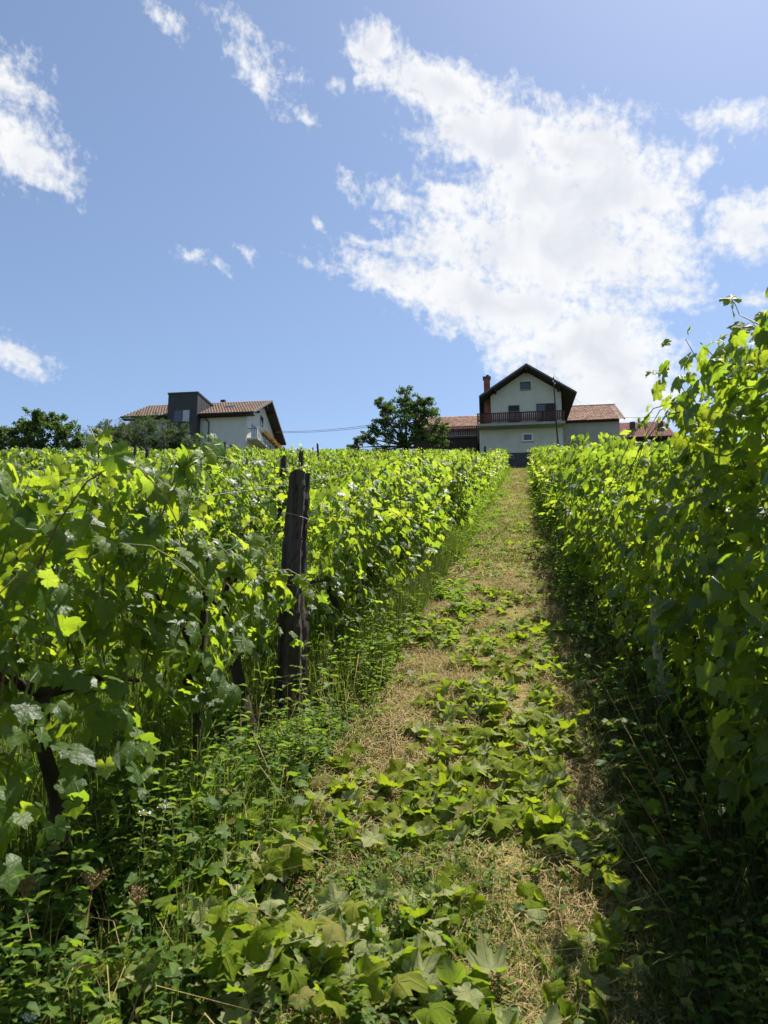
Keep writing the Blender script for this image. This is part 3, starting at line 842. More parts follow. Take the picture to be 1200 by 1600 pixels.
lr = np.random.default_rng(5)
T_HI = [leaf_template(lr, 41, True, .07, lr.uniform(-.1, .4), lr.uniform(.05, .6), lr.uniform(.05, .22), lr.uniform(0, .8)) for _ in range(8)]
T_MID = [leaf_template(lr, 21, False, .05, lr.uniform(.05, .3), lr.uniform(.1, .35), .08, .15) for _ in range(6)]
T_LO = [leaf_template(lr, 9, False, 0.0, .2, .25, .05, .1) for _ in range(4)]
T_WILT = [leaf_template(lr, 33, True, .06, lr.uniform(-.3, .5), lr.uniform(.2, .7), lr.uniform(.15, .3), lr.uniform(.1, .8)) for _ in range(8)]
LEAF_ME = {}
for key, tpl, mt in (('leaf', T_HI, 'leaf'), ('young', T_HI, 'young'), ('wilt', T_WILT, 'wilt')):
    LEAF_ME[key] = [fastmesh('leaf', v, f, M[mt], True, attrs={'luv': u}) for v, f, u in tpl]


def frames(nrm, tip):
    n = nrm / np.linalg.norm(nrm, axis=1)[:, None]
    t = tip - (tip * n).sum(1)[:, None] * n
    t /= (np.linalg.norm(t, axis=1)[:, None] + 1e-9)
    s = np.cross(t, n)
    return np.stack([s, t, n], 2)      # columns: side, tip, normal


def merge_leaves(tpls, P, B, S, young, rr):
    pick = rr.integers(0, len(tpls), len(P))
    Vs, Fs, Us, Ms, n0 = [], [], [], [], 0
    for k, (v, f, u) in enumerate(tpls):
        ii = np.where(pick == k)[0]
        if not len(ii):
            continue
        w = np.einsum('nij,vj->nvi', B[ii] * S[ii][:, None, None], v) + P[ii][:, None]
        nv = len(v)
        Vs.append(w.reshape(-1, 3))
        Fs.append((f[None] + (np.arange(len(ii)) * nv)[:, None, None]).reshape(-1, 3) + n0)
        Us.append(np.tile(u, (len(ii), 1)))
        Ms.append(np.repeat(young[ii].astype(int), len(f)))
        n0 += nv * len(ii)
    return np.concatenate(Vs), np.concatenate(Fs), np.concatenate(Us), np.concatenate(Ms)


def canopy(rr, length, zb, zt_, half, nshoot, nfill, s0, s1, topfun=None, droop=.3, node=.075, over=False):
    """shoots rising from the cordon with leaves along them, plus leaves filling the hedge; row runs along local y"""
    P, Nn, Tt, Ss, Yg, shoots = [], [], [], [], [], []
    for k in range(nshoot):
        y0 = rr.uniform(-.5, .5) * length
        topz = (zt_ if topfun is None else topfun(y0)) * rr.uniform(.86, 1.02)
        x0 = rr.normal() * .05
        zs = zb + rr.uniform(-.05, .25)
        side = 1 if rr.random() < .5 else -1
        lean = side * rr.uniform(.2, 1.0) * half
        dy = rr.normal() * .18
        dr = rr.random() < droop
        t = np.linspace(0, 1, 9)
        if dr:
            h = (topz - zs) * rr.uniform(.75, 1.0)
            z = zs + h * (2.3 * t - 1.75 * t ** 2) / .755
            x = x0 + side * half * (.2 + rr.uniform(.9, 1.5) * t ** 1.3)
        else:
            z = zs + (topz - zs) * (t * 1.15 - .15 * t ** 3)
            x = x0 + lean * t ** 1.2
        y = y0 + dy * t + .03 * np.sin(5 * t + k)
        pl = np.stack([x, y, z], 1)
        shoots.append(pl)
        Ln = np.linalg.norm(np.diff(pl, axis=0), axis=1).sum()
        m = max(4, int(Ln / node))
        ti = (np.arange(m) + rr.random()) / m
        q = np.stack([np.interp(ti, t, pl[:, j]) for j in range(3)], 1)
        alt = np.where(np.arange(m) % 2 == 0, 1, -1)
        ph = rr.uniform(0, math.pi)
        d = np.stack([np.cos(ph) * alt, np.sin(ph) * alt, np.full(m, .3)], 1) + rr.normal(size=(m, 3)) * .35
        q = q + d * rr.uniform(.04, .10, (m, 1))
        P.append(q)
        o = np.sign(q[:, :1] + rr.normal(size=(m, 1)) * .12) * np.array([[1, 0, 0]])
        Nn.append(o * .55 + np.array([[0, 0, .6]]) + rr.normal(size=(m, 3)) * .42)
        Tt.append(d * .6 + o * .25 - np.array([[0, 0, .55]]) + rr.normal(size=(m, 3)) * .3)
        sz = rr.uniform(s0, s1, m) * np.interp(ti, [0, .6, 1], [1.0, 1.0, .5])
        Ss.append(sz)
        Yg.append((ti > .6) & (rr.random(m) < .8))
    if nfill:
        y = rr.uniform(-.55, .55, nfill) * length
        zt2 = np.array([zt_ if topfun is None else topfun(a) for a in y])
        u = rr.random(nfill)
        z = (zb - (.34 if over else .12)) + (zt2 - .03 - zb + (.34 if over else .12)) * u
        sd = np.where(rr.random(nfill) < .5, 1, -1)
        hw = half * ((.95 + .35 * u - .40 * u ** 4) if over else (1.05 - .45 * u)) * (.85 + .25 * np.sin(7 * y + 5 * z))
        x = sd * hw * (1 - rr.random(nfill) ** 1.6 * .9)
        P.append(np.stack([x, y, z], 1))
        o = sd[:, None] * np.array([[1, 0, 0]])
        Nn.append(o * .65 + np.array([[0, 0, .5]]) + rr.normal(size=(nfill, 3)) * .4)
        Tt.append(o * .35 - np.array([[0, 0, .8]]) + rr.normal(size=(nfill, 3)) * .4)
        Ss.append(rr.uniform(s0, s1, nfill))
        Yg.append(rr.random(nfill) < .12)
    return np.concatenate(P), frames(np.concatenate(Nn), np.concatenate(Tt)), np.concatenate(Ss), np.concatenate(Yg), shoots


def vine_trunk(rr, zc, length, thick=1.0, lean=0.0):
    r2 = random.Random(int(rr.integers(1e6)))
    a = rr.normal(size=(6, 2)) * .035
    z = np.linspace(-.12, zc, 6)
    pts = np.stack([a[:, 0] + lean * (1 - z / zc), a[:, 1] + .08 * np.sin(z * 5), z], 1)
    pts[-1, :2] *= .3
    tr = MB().tube(pts, np.array([.05, .04, .034, .036, .03, .032]) * thick, 8, .35, r2)
    co = MB()
    for sd in (-1, 1):
        t = np.linspace(0, 1, 5)
        q = np.stack([rr.normal(size=5) * .015, sd * t * length * .5, zc + .06 * np.sin(t * 3) + rr.normal(size=5) * .015], 1)
        q[0] = pts[-1]
        co.tube(q, np.array([.026, .022, .018, .015, .010]) * thick, 6, .25, r2)
    return tr, co


def leaf_obj(parent, me, P, B, S):
    o = bpy.data.objects.new('leaf', me)
    COL.objects.link(o)
    o.parent = parent
    m4 = np.eye(4)
    m4[:3, :3] = B * S
    m4[:3, 3] = P
    from mathutils import Matrix
    o.matrix_local = Matrix(m4.tolist())
    return o


ROWX = -1.5
N_VINES = 0
SLOPE_A = math.atan(SL)
# near vines, each grown singly: x, y, top height, shoots, fill, half width, single leaves, label, lowest leaf
NEAR = [
    (-1.75, 1.35, 1.46, 14, 380, .42, 60, 'shaded grapevine filling the left edge of the picture', None, .6),
    (-1.62, 2.35, 1.64, 18, 420, .44, 200, 'tall leafy grapevine with one bright shoot above it, in the left foreground', None, .6),
    (-1.58, 3.25, 1.46, 15, 330, .40, 190, 'leafy grapevine tied to the thin stake in the left foreground', (1.50, -.42), .64),
    (-1.68, 4.05, 1.06, 11, 120, .32, 130, 'low straggling grapevine with gnarled trunk beside the thick weathered post', (1.10, -.3), .66),
    (-1.50, 5.55, 1.36, 14, 320, .40, 130, 'grapevine directly behind the thick weathered post', None, .35),
    (-1.50, 6.6, 1.45, 14, 350, .42, 110, 'second grapevine behind the thick weathered post', None, .3),
    (-1.50, 7.75, 1.50, 14, 350, .42, 80, 'third grapevine behind the thick weathered post', None, .3),
    (1.17, 2.05, 2.2, 13, 1100, .46, 110, 'dark overhanging grapevine at the right edge, mostly in shade', None, .5),
    (1.15, 3.05, 2.14, 15, 1400, .48, 220, 'tallest grapevine in the right foreground, cane reaching into the sky', None, .42),
    (1.14, 4.1, 1.80, 15, 1350, .48, 200, 'shaded grapevine with the pale stake showing, right of the path', None, .38),
    (1.11, 5.2, 1.66, 14, 1200, .48, 150, 'grapevine just beyond the pale stake, right of the path', None, .32),
    (1.09, 6.3, 1.6, 14, 1100, .48, 100, 'second grapevine beyond the pale stake, right of the path', None, .3),
]
for vi, (x, y, h, ns, nf, hf, nl, lab, prof, zb) in enumerate(NEAR):
    rr = np.random.default_rng(100 + vi)
    t = empty('grapevine', (x, y, gzf(x, y)), 0, lab, 'grapevine', 'grapevines')
    tf = None
    if prof:
        tf = (lambda yy, a=prof[0], b=prof[1]: a + b * (yy + .5))
    trunk, cord = vine_trunk(rr, zb + .18, 1.1, (.85, .8, .7, .95)[vi] if vi < 4 else .9, .10 * rr.normal())
    trunk.build('trunk', M['bark'], t, True)
    cord.build('cordon', M['bark'], t, True)
    P, B, S, yg, sh = canopy(rr, 1.15, zb, h, hf, ns, int(nf * 1.35), .03, .074, tf, .3, .066, over=x > 0)
    P[:, 2] += SL * P[:, 1]
    for s_ in sh:
        s_[:, 2] += SL * s_[:, 1]
        MB().tube(s_, np.linspace(.0045, .0018, len(s_)), 5).build('shoot', M['stem'] if rr.random() < .7 else M['cane'], t, True)
    # the outermost leaves towards the path and the top are single leaves
    sgn = 1 if x < 0 else -1
    score = sgn * P[:, 0] + .45 * P[:, 2] + rr.normal(size=len(P)) * .12
    order = np.argsort(-score)
    one, rest = order[:nl], order[nl:]
    for i in one:
        leaf_obj(t, LEAF_ME['young' if yg[i] else 'leaf'][int(rr.integers(8))], P[i], B[i], S[i])
    v, f, u, mi = merge_leaves(T_MID, P[rest], B[rest], S[rest], yg[rest], rr)
    link('foliage', fastmesh('foliage', v, f, [M['leaf'], M['young']], True, mi, {'luv': u}), t, 'stuff')
    N_VINES += 1

# vines farther off: a handful of grown shapes set out along the rows
PROTO = []
for k in range(13):
    rr = np.random.default_rng(300 + k)
    near = k < 5 or k > 9
    wide = k > 9
    P, B, S, yg, sh = canopy(rr, 1.25, .30, 1.5, .46 if wide else .40, 14 if near else 11, 900 if wide else 330 if near else 240, .05 if near else .06, .085 if near else .10, None, .22, .085 if near else .11, wide)
    P[:, 2] += SL * P[:, 1]
    v, f, u, mi = merge_leaves(T_MID if near else T_LO, P, B, S, yg, rr)
    tr, co = vine_trunk(rr, .6, 1.2)
    tm = MB()
    tm.add(tr.v, tr.f).add(co.v, co.f)
    fol = fastmesh('foliage', v, f, [M['leaf_far'], M['young_far']], True, mi)
    PROTO.append((fol, tm.mesh('trunk', M['bark'], True), (v, f, mi)))
spots = []
for k in range(-3, 11):
    rx = 1.08 - 2.6 * k if k <= 0 else ROWX - 2.4 * (k - 1)
    # rows: k<=0 to the right of the path, k>=1 to the left
    y = (8.9 if k == 1 else 7.4 if k == 0 else 2.0) + (rng.random() * .6 if k not in (0, 1) else 0)
    yend = 57 if k in (0, 1) else 56
    if k == 0:
        yend = 58
    while y < yend:
        a = math.degrees(math.atan2(rx, y))
        if -40.5 < a < 18.5 and not (k < 0 and y < 8):
            spots.append((math.hypot(rx, y), k, rx + rng.normal() * .09, y + rng.normal() * .12))
        y += 1.18 * (1 if y < 30 else 1.12)
spots.sort()
rowname = {1: 'first row left of the path', 2: 'second row left of the path', 3: 'third row left of the path', 4: 'fourth row left of the path', 0: 'row along the right side of the path'}
BUDGET = 285
cnt = {}
ORD = 'first second third fourth fifth sixth seventh eighth ninth tenth eleventh twelfth thirteenth fourteenth fifteenth sixteenth seventeenth eighteenth nineteenth twentieth'.split()
ORD += ['twenty-' + w for w in ORD[:9]] + ['thirtieth'] + ['thirty-' + w for w in ORD[:9]] + ['fortieth'] + ['forty-' + w for w in ORD[:9]] + ['fiftieth']
ord_ = ['nearest', 'middle', 'upper']
rest_v, rest_f, rest_m, n0 = [], [], [], 0
for i, (d, k, x, y) in enumerate(spots):
    pr = PROTO[(i * 7 + k) % 5 + (0 if d < 22 else 5)] if k != 0 or d > 30 else PROTO[10 + (i * 7 + k) % 3]
    zs = rng.uniform(.82, 1.13) * (1.09 if k <= 0 else 1.0)
    flip = rng.random() < .5
    if i < BUDGET:
        rn = rowname.get(k, 'farther rows up the left slope' if k > 0 else 'rows beyond the right-hand row')
        stretch = 'lower' if y < 18 else ('middle' if y < 36 else 'top')
        cnt[k] = cnt.get(k, 0) + 1
        where = 'first left row, beyond the three behind the thick post' if k == 1 else 'right row, beyond the broad foreground ones' if k == 0 else '%s row left of the path' % ORD[k - 1] if k > 0 else '%s row beyond the right-hand row' % ORD[-k - 1]
        lab = '%s grapevine up the %s' % (ORD[cnt[k] - 1], where)
        t = empty('grapevine', (x, y, gzf(x, y)), 0, lab, 'grapevine', 'grapevines in the %s stretch of the %s' % (stretch, rn))
        t.scale = ((-1 if flip and k != 0 else 1) * rng.uniform(.8, 1.2), rng.uniform(.9, 1.15), zs)
        if flip and k != 0:
            t.rotation_euler = (0, 0, 0)
        link('foliage', pr[0], t, 'stuff')
        if d < 26:
            link('trunk', pr[1], t)
        N_VINES += 1
    else:
        v, f, mi = pr[2]
        w = v * (1, 1, zs) + (x, y, gzf(x, y))
        rest_v.append(w)
        rest_f.append(f + n0)
        rest_m.append(mi)
        n0 += len(w)
if rest_v:
    o = link('vineyard_foliage', fastmesh('vineyard_foliage', np.concatenate(rest_v), np.concatenate(rest_f), [M['leaf_far'], M['young_far']], True, np.concatenate(rest_m)), kind='stuff')
    tag(o, 'mass of grapevine foliage on the far upper slope', 'foliage')

# bright shoot standing above the left vines; bare cane above the right ones
rr = np.random.default_rng(41)


def single_shoot(name, pts, nleaf, s0, s1, label, cat, mat='young', wood='stem', r0=.005, tfrom=.1):
    pts = np.array(pts, float)
    t = empty(name, pts[0], 0, label, cat)
    q = pts - pts[0]
    MB().tube(q, np.linspace(r0, r0 * .4, len(q)), 5).build('stem', M[wood], t, True)
    tt = np.linspace(0, 1, len(q))
    ti = np.linspace(tfrom, 1, nleaf)
    P = np.stack([np.interp(ti, tt, q[:, j]) for j in range(3)], 1)
    d = rr.normal(size=(nleaf, 3))
    P2 = P + d * .04
    n_ = rr.normal(size=(nleaf, 3)) * .5 + (.2, -.6, .45)
    B = frames(n_, d * .5 - np.array([0, 0, .4]))
    for i in range(nleaf):
        MB().tube([P[i], (P[i] + P2[i]) / 2 + (0, 0, .01), P2[i]], .0016, 4).build('petiole', M['stem'], t)
        leaf_obj(t, LEAF_ME[mat][int(rr.integers(8))], P2[i], B[i], rr.uniform(s0, s1))
    return t


single_shoot('vine_shoot', [(-1.60, 2.5, 2.15), (-1.59, 2.5, 2.28), (-1.60, 2.5, 2.38), (-1.64, 2.5, 2.46)], 10, .035, .052, 'bright yellow-green vine shoot rising above the left foreground foliage', 'vine shoot')
single_shoot('vine_shoot', [(-1.62, 3.95, 1.95), (-1.5, 4.08, 2.04), (-1.38, 4.18, 2.06), (-1.28, 4.24, 2.0), (-1.22, 4.28, 1.88)], 18, .04, .07, 'bright vine shoot hanging across the front of the thick weathered post', 'vine shoot')
single_shoot('vine_shoot', [(1.06, 3.12, 2.59), (.95, 3.22, 2.74), (.86, 3.31, 2.86), (.806, 3.375, 2.975)], 3, .03, .045, 'bare-tipped vine cane pointing up into the sky at the right', 'vine shoot', 'leaf', 'cane', .006, .0)
single_shoot('vine_shoot', [(1.15, 3.0, 2.59), (1.07, 3.06, 2.79), (1.0, 3.15, 2.94), (.944, 3.25, 3.04)], 9, .045, .065, 'leafy vine shoot reaching highest at the right edge', 'vine shoot', 'young', 'cane', .006)


# ------------------------------------------------------------------ posts, stakes, wires
def post(name, x, y, h, r, mat, label, group=None, lean=(0, 0), seed=0, seg=12, chip=.5, r_top=None, square=.35):
    rr_ = np.random.default_rng(seed)
    rows = 16 if seg < 20 else 44
    lump = np.convolve(rr_.normal(size=rows + 8), np.ones(5) / 5, 'same')[4:rows + 4]
    V, F = [], []
    ph = rr_.uniform(0, 6.28, 4)
    r_top = r_top or r * .8
    for i in range(rows):
        t = i / (rows - 1)
        z = -.25 + (h + .25) * t
        for k in range(seg):
            a = 2 * math.pi * k / seg
            sq = 1 + square * (abs(math.cos(2 * a)) - .5) * -.5
            gro = 1 - .09 * math.exp(-((a - 4.4) / .16) ** 2) - .08 * math.exp(-((a - 5.3) / .12) ** 2) + .10 * math.sin(3 * a + ph[0]) + .07 * math.sin(5 * a + ph[1] + t * .8) + .05 * rr_.normal()
            rad = (r * (1 - t) + r_top * t) * sq * gro * (1 + .09 * lump[i]) * (1 if seg < 20 else 1 + .10 * (t < .47 + .03 * math.sin(2 * a)) - .06 * (.50 < t < .60))
            zz = z
            if i >= rows - 2:
                zz += chip * r * (math.sin(a + ph[2]) * .9 + .6 * math.sin(3 * a + ph[3])) * (1 if i == rows - 1 else .6)
            V.append((rad * math.cos(a) + lean[0] * t + .008 * math.sin(9 * t + ph[1]), rad * math.sin(a) + lean[1] * t, zz))
    for i in range(rows - 1):
        for k in range(seg):
            k2 = (k + 1) % seg
            F.append((i * seg + k, i * seg + k2, (i + 1) * seg + k2, (i + 1) * seg + k))
    V.append((lean[0], lean[1], h - .01))
    c = len(V) - 1
    me = bpy.data.meshes.new(name)
    me.from_pydata(V, [], F + [((rows - 1) * seg + k, (rows - 1) * seg + (k + 1) % seg, c) for k in range(seg)])
    me.materials.append(M[mat])
    me.update()
    o = link(name, me)
    o.location = (x, y, gzf(x, y))
    return tag(o, label, 'post', group)


post('vineyard_post', -1.46, 4.47, 1.49, .092, 'post', 'thick weathered dark wooden post standing in the left foreground row', lean=(.03, 0), seed=2, seg=26, r_top=.068, chip=.16)
wr_ = MB()
for zz in (1.20, 1.215):
    a = np.linspace(0, 2 * math.pi, 22)
    wr_.tube(np.stack([-1.437 + .093 * np.cos(a), 4.47 + .093 * np.sin(a), gzf(-1.46, 4.47) + zz + .025 * np.sin(a + zz * 40)], 1), .0022, 4)
tag(wr_.build('wire_tie', M['wire']), 'loop of pale wire wound round the thick weathered post', 'wire')
post('vineyard_post', -1.2, 15.2, 1.36, .075, 'postlight', 'grey wooden post rising above the first left row halfway up', seed=4)
post('vineyard_post', -3.9, 11.4, 1.50, .07, 'post', 'dark slim post in the second row, just left of the thick post', seed=5)
post('vineyard_post', -1.5, 29.5, 1.72, .06, 'post', 'small dark post above the first left row near its top', seed=6)
post('vineyard_post', -8.5, 30.0, 1.85, .06, 'post', 'leaning slim post against the sky between white house and tree', lean=(-.22, 0), seed=7)
post('vineyard_post', 1.24, 9.6, 1.72, .07, 'postlight', 'grey post hidden among leaves of the right-hand row', seed=8)
pk = 0
for k in range(2, 10):
    pj = 0
    for yy in (14, 21, 28, 36, 45):
        x = ROWX - 2.4 * (k - 1)
        yy = yy + rng.uniform(-2, 2)
        if math.degrees(math.atan2(x, yy)) < -38 or (k == 4 and abs(yy - 30) < 3):
            continue
        pk += 1
        pj += 1
        post('vineyard_post', x + rng.normal() * .04, yy, rng.uniform(1.55, 1.8), .055, 'post' if pk % 3 else 'postlight', '%s slim %s post up the %s row left of the path' % (ORD[pj - 1], 'dark' if pk % 3 else 'grey', ORD[k - 1]), 'slim posts among the left rows', (rng.normal() * .05, 0), 50 + pk, 8)
post('vine_stake', -1.44, 3.16, 1.15, .02, 'post', 'thin dark stake under the left foreground vines', seed=31, seg=8, r_top=.017)
post('vine_stake', .74, 4.6, 1.20, .026, 'palewood', 'pale squared stake showing between the leaves of the right row', seed=32, seg=8, r_top=.026)
post('vine_stake', -1.9, 2.25, 1.2, .018, 'post', 'slim dark stake in the shade at the left edge', seed=33, seg=8)
for rx, nm in ((ROWX, 'left'), (1.08, 'right')):
    for zz, hn in ((.72, 'lower'), (1.12, 'middle'), (1.42, 'upper')):
        yy = np.linspace(.8, 56, 90)
        P = np.stack([np.full(90, rx), yy, SL * yy - CR * rx + zz + .012 * np.sin(yy * 1.1)], 1)
        tag(MB().tube(P, .0012, 4).build('trellis_wire', M['wire']), '%s trellis wire through the vines of the %s row' % (hn, nm), 'wire')


# ------------------------------------------------------------------ grass, straw, weeds
def blades(rr, x, y, h, w, lean=.35, z0=0.0):
    n = len(x)
    az_ = rr.uniform(0, 2 * math.pi, n)
    dx, dy = np.cos(az_), np.sin(az_)
    b = np.stack([x, y, gz(x, y) + z0], 1)
    ln = np.abs(rr.normal(size=n)) * lean * h
    md = b + np.stack([dx * ln * .35, dy * ln * .35, h * .6], 1)
    tp = b + np.stack([dx * ln, dy * ln, np.maximum(h - .45 * ln, .15 * h)], 1)
    pa = az_ + math.pi / 2 + rr.normal(size=n) * .8
    s = np.stack([np.cos(pa), np.sin(pa), 0 * pa], 1) * (w * .5)[:, None]
    V = np.stack([b - s, b + s, md - s * .8, md + s * .8, tp], 1).reshape(-1, 3)
    i = (np.arange(n) * 5)[:, None]
    F = np.concatenate([i + [0, 1, 3], i + [0, 3, 2], i + [2, 3, 4]], 1).reshape(-1, 3)
    return V, F


def lying(rr, x, y, ln, w, lift=.02, rise=.25):
    n = len(x)
    a = rr.uniform(0, 2 * math.pi, n)
    el_ = rr.normal(size=n) * rise
    d = np.stack([np.cos(a) * np.cos(el_), np.sin(a) * np.cos(el_), np.sin(el_) + SL * np.sin(a)], 1) * ln[:, None]
    c = np.stack([x, y, gz(x, y) + lift * rr.random(n) + .018], 1)
    s = np.stack([-np.sin(a), np.cos(a), rr.normal(size=n) * .4], 1) * (w * .5)[:, None]
    bow = np.array([0, 0, 1.0]) * (ln * rr.normal(size=n) * .12)[:, None]
    V = np.stack([c - d / 2 - s, c - d / 2 + s, c + bow - s, c + bow + s, c + d / 2 - s * .5, c + d / 2 + s * .5], 1).reshape(-1, 3)
    i = (np.arange(n) * 6)[:, None]
    F = np.concatenate([i + [0, 1, 3, 2], i + [2, 3, 5, 4]], 1).reshape(-1, 4)
    return V, F


def scatter(rr, n, x0, x1, y0, y1, pw=1.0):
    """more near the camera when pw > 1"""
    y = y0 + (y1 - y0) * rr.random(n) ** pw
    x = rr.uniform(x0, x1, n)
    a = np.degrees(np.arctan2(x, y))
    k = (a > -41) & (a < 20)
    return x[k], y[k]


def cat(parts):
    Vs, Fs, n0 = [], [], 0
    for v, f in parts:
        Vs.append(v)
        Fs.append(f + n0)
        n0 += len(v)
    return np.concatenate(Vs), np.concatenate(Fs)


def patchy(x, y, sc=1.0, ph=0.0):
    return np.sin(2.3 * sc * x + 1.1 * sc * y + ph) * np.sin(1.7 * sc * y - .9 * sc * x + 2 * ph) + .5 * np.sin(5.1 * sc * x + ph) * np.sin(4.3 * sc * y + 1)


rr = np.random.default_rng(77)
# straw lying on the path
parts = []
x, y = scatter(rr, 62000, -1.0, .48, 1.6, 9, 1.5)
parts.append(lying(rr, x, y, rr.uniform(.03, .15, len(x)), rr.uniform(.0012, .0032, len(x)), .035, .22))
x, y = scatter(rr, 16000, -.95, .45, 9, 30, 1.4)
parts.append(lying(rr, x, y, rr.uniform(.10, .28, len(x)), rr.uniform(.004, .008, len(x)), .04, .2))
x, y = scatter(rr, 6000, -.95, .45, 28, 60, 1.2)
parts.append(lying(rr, x, y, rr.uniform(.2, .4, len(x)), rr.uniform(.01, .018, len(x)), .05, .2))
x, y = scatter(rr, 500, -1.6, -.9, 1.5, 5, 1.2)
vb, fb_ = blades(rr, x, y, rr.uniform(.15, .5, len(x)), rr.uniform(.002, .004, len(x)), .7)
v, f = cat(parts)
F3 = np.concatenate([np.concatenate([f[:, [0, 1, 2]], f[:, [0, 2, 3]]]), fb_ + len(v)])
v, f = np.concatenate([v, vb]), F3
tag(link('straw', fastmesh('straw', v, f, M['straw']), kind='stuff'), 'dry cut straw strewn along the mown path', 'straw')
# short grass growing again through the straw
parts = []
x, y = scatter(rr, 16000, -.95, .45, 1.6, 3.1, 1.0)
k = patchy(x, y, 1.9, .7) > rr.normal(size=len(x)) * .3 - .1
parts.append(blades(rr, x[k], y[k], rr.uniform(.03, .13, k.sum()), rr.uniform(.002, .0045, k.sum()), .9))
x, y = scatter(rr, 60000, -1.05, .5, 1.6, 14, 1.5)
k = patchy(x, y, 1.2) > rr.normal(size=len(x)) * .45 - .15 - .6 * (np.abs(x + .28) > .5)
x, y = x[k], y[k]
parts.append(blades(rr, x, y, rr.uniform(.02, .08, len(x)), rr.uniform(.002, .005, len(x)), .9))
x, y = scatter(rr, 26000, -1.05, .5, 10, 60, 1.3)
k = patchy(x, y, .6, 1) > rr.normal(size=len(x)) * .4 - .15 - .5 * (np.abs(x + .28) > .45)
x, y = x[k], y[k]
parts.append(blades(rr, x, y, rr.uniform(.06, .14, len(x)), rr.uniform(.008, .02, len(x)), .8))
v, f = cat(parts)
tag(link('path_grass', fastmesh('path_grass', v, f, M['grass']), kind='stuff'), 'short green grass growing back through the path', 'grass')
# green grass below and between the rows on the left
parts = []
x, y = scatter(rr, 40000, -2.4, -.95, 1.4, 12, 1.6)
hh = rr.uniform(.10, .45, len(x)) * np.interp(x, [-2.4, -1.5, -1.05, -.9], [.8, 1, .7, .25]) * (1 + .5 * patchy(x, y, 1.0, 3)) * np.where((y > 3.2) & (y < 4.6) & (x > -1.65), .22, 1.0)
parts.append(blades(rr, x, y, hh, rr.uniform(.003, .007, len(x)), .5))
x, y = scatter(rr, 15000, -1.3, -.9, 10, 58, 1.5)
parts.append(blades(rr, x, y, rr.uniform(.1, .35, len(x)), rr.uniform(.008, .018, len(x)), .5))
x, y = scatter(rr, 26000, -6.4, -2.0, 2, 16, 1.2)
parts.append(blades(rr, x, y, rr.uniform(.10, .38, len(x)), rr.uniform(.006, .012, len(x)), .5))
x, y = scatter(rr, 12000, 1.2, 6.0, 2, 24, 1.2)
parts.append(blades(rr, x, y, rr.uniform(.10, .35, len(x)), rr.uniform(.006, .012, len(x)), .5))
v, f = cat(parts)
tag(link('row_grass', fastmesh('row_grass', v, f, M['grass']), kind='stuff'), 'green grass below and between the vine rows', 'grass')
# taller seeding grass under the right row
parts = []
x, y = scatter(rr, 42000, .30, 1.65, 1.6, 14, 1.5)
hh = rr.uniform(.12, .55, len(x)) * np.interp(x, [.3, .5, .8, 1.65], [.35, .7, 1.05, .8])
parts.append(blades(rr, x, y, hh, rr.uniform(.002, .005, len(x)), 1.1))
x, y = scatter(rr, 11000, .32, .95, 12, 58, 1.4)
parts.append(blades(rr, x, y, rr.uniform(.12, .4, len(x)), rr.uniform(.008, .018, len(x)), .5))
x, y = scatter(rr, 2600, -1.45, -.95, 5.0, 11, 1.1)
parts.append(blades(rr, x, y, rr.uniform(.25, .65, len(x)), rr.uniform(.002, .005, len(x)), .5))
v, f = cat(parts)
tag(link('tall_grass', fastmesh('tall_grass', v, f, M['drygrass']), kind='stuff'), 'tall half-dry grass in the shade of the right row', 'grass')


# leafy weeds
def weed_bed(rr, x, y, hmin, hmax, ls, npair):
    Vs, Fs, n0 = [], [], 0
    n = len(x)
    h = rr.uniform(hmin, hmax, n)
    z = gz(x, y)
    lean = rr.normal(size=(n, 2)) * .25
    for j in range(npair):
        t = (j + .7) / npair
        for sd in range(2):
            a = rr.uniform(0, 6.28, n) if sd == 0 else a + math.pi + rr.normal(size=n) * .3
            L_ = ls * rr.uniform(.6, 1.25, n) * (1.15 - .5 * t)
            b = np.stack([x + lean[:, 0] * h * t, y + lean[:, 1] * h * t, z + h * t], 1)
            d = np.stack([np.cos(a), np.sin(a), rr.uniform(-.2, .55, n)], 1)
            d /= np.linalg.norm(d, axis=1)[:, None]
            s = np.stack([-np.sin(a), np.cos(a), rr.normal(size=n) * .25], 1)
            L1 = L_[:, None]
            tp = b + d * L1 - np.array([0, 0, 1.0]) * L1 * .18
            m1 = b + d * L1 * .38
            w_ = L1 * .27
            up = np.array([0, 0, 1.0]) * L1 * .10
            V_ = np.stack([b, m1 - s * w_ + up, m1, m1 + s * w_ + up, b + d * L1 * .7 - s * w_ * .7 + up * .4, b + d * L1 * .7 + s * w_ * .7 + up * .4, tp], 1).reshape(-1, 3)
            i = (np.arange(n) * 7)[:, None]
            F_ = np.concatenate([i + [0, 1, 2], i + [0, 2, 3], i + [2, 1, 4], i + [2, 5, 3], i + [2, 4, 6], i + [2, 6, 5]], 1).reshape(-1, 3)
            Vs.append(V_)
            Fs.append(F_ + n0)
            n0 += len(V_)
    return np.concatenate(Vs), np.concatenate(Fs)


def lobed_bed(rr, x, y, hmin, hmax, s0, s1, per):
    """low plants with lobed, toothed leaves held roughly flat"""
    n = len(x) * per
    X_ = np.repeat(x, per) + rr.normal(size=n) * .06
    Y_ = np.repeat(y, per) + rr.normal(size=n) * .06
    P = np.stack([X_, Y_, gz(X_, Y_) + rr.uniform(hmin, hmax, n)], 1)
    B = frames(rr.normal(size=(n, 3)) * .38 + (0, -.15, 1), rr.normal(size=(n, 3)) * (1, 1, .3))
    v, f, u, mi = merge_leaves(T_MID, P, B, rr.uniform(s0, s1, n), np.zeros(n, bool), rr)
    return v, f


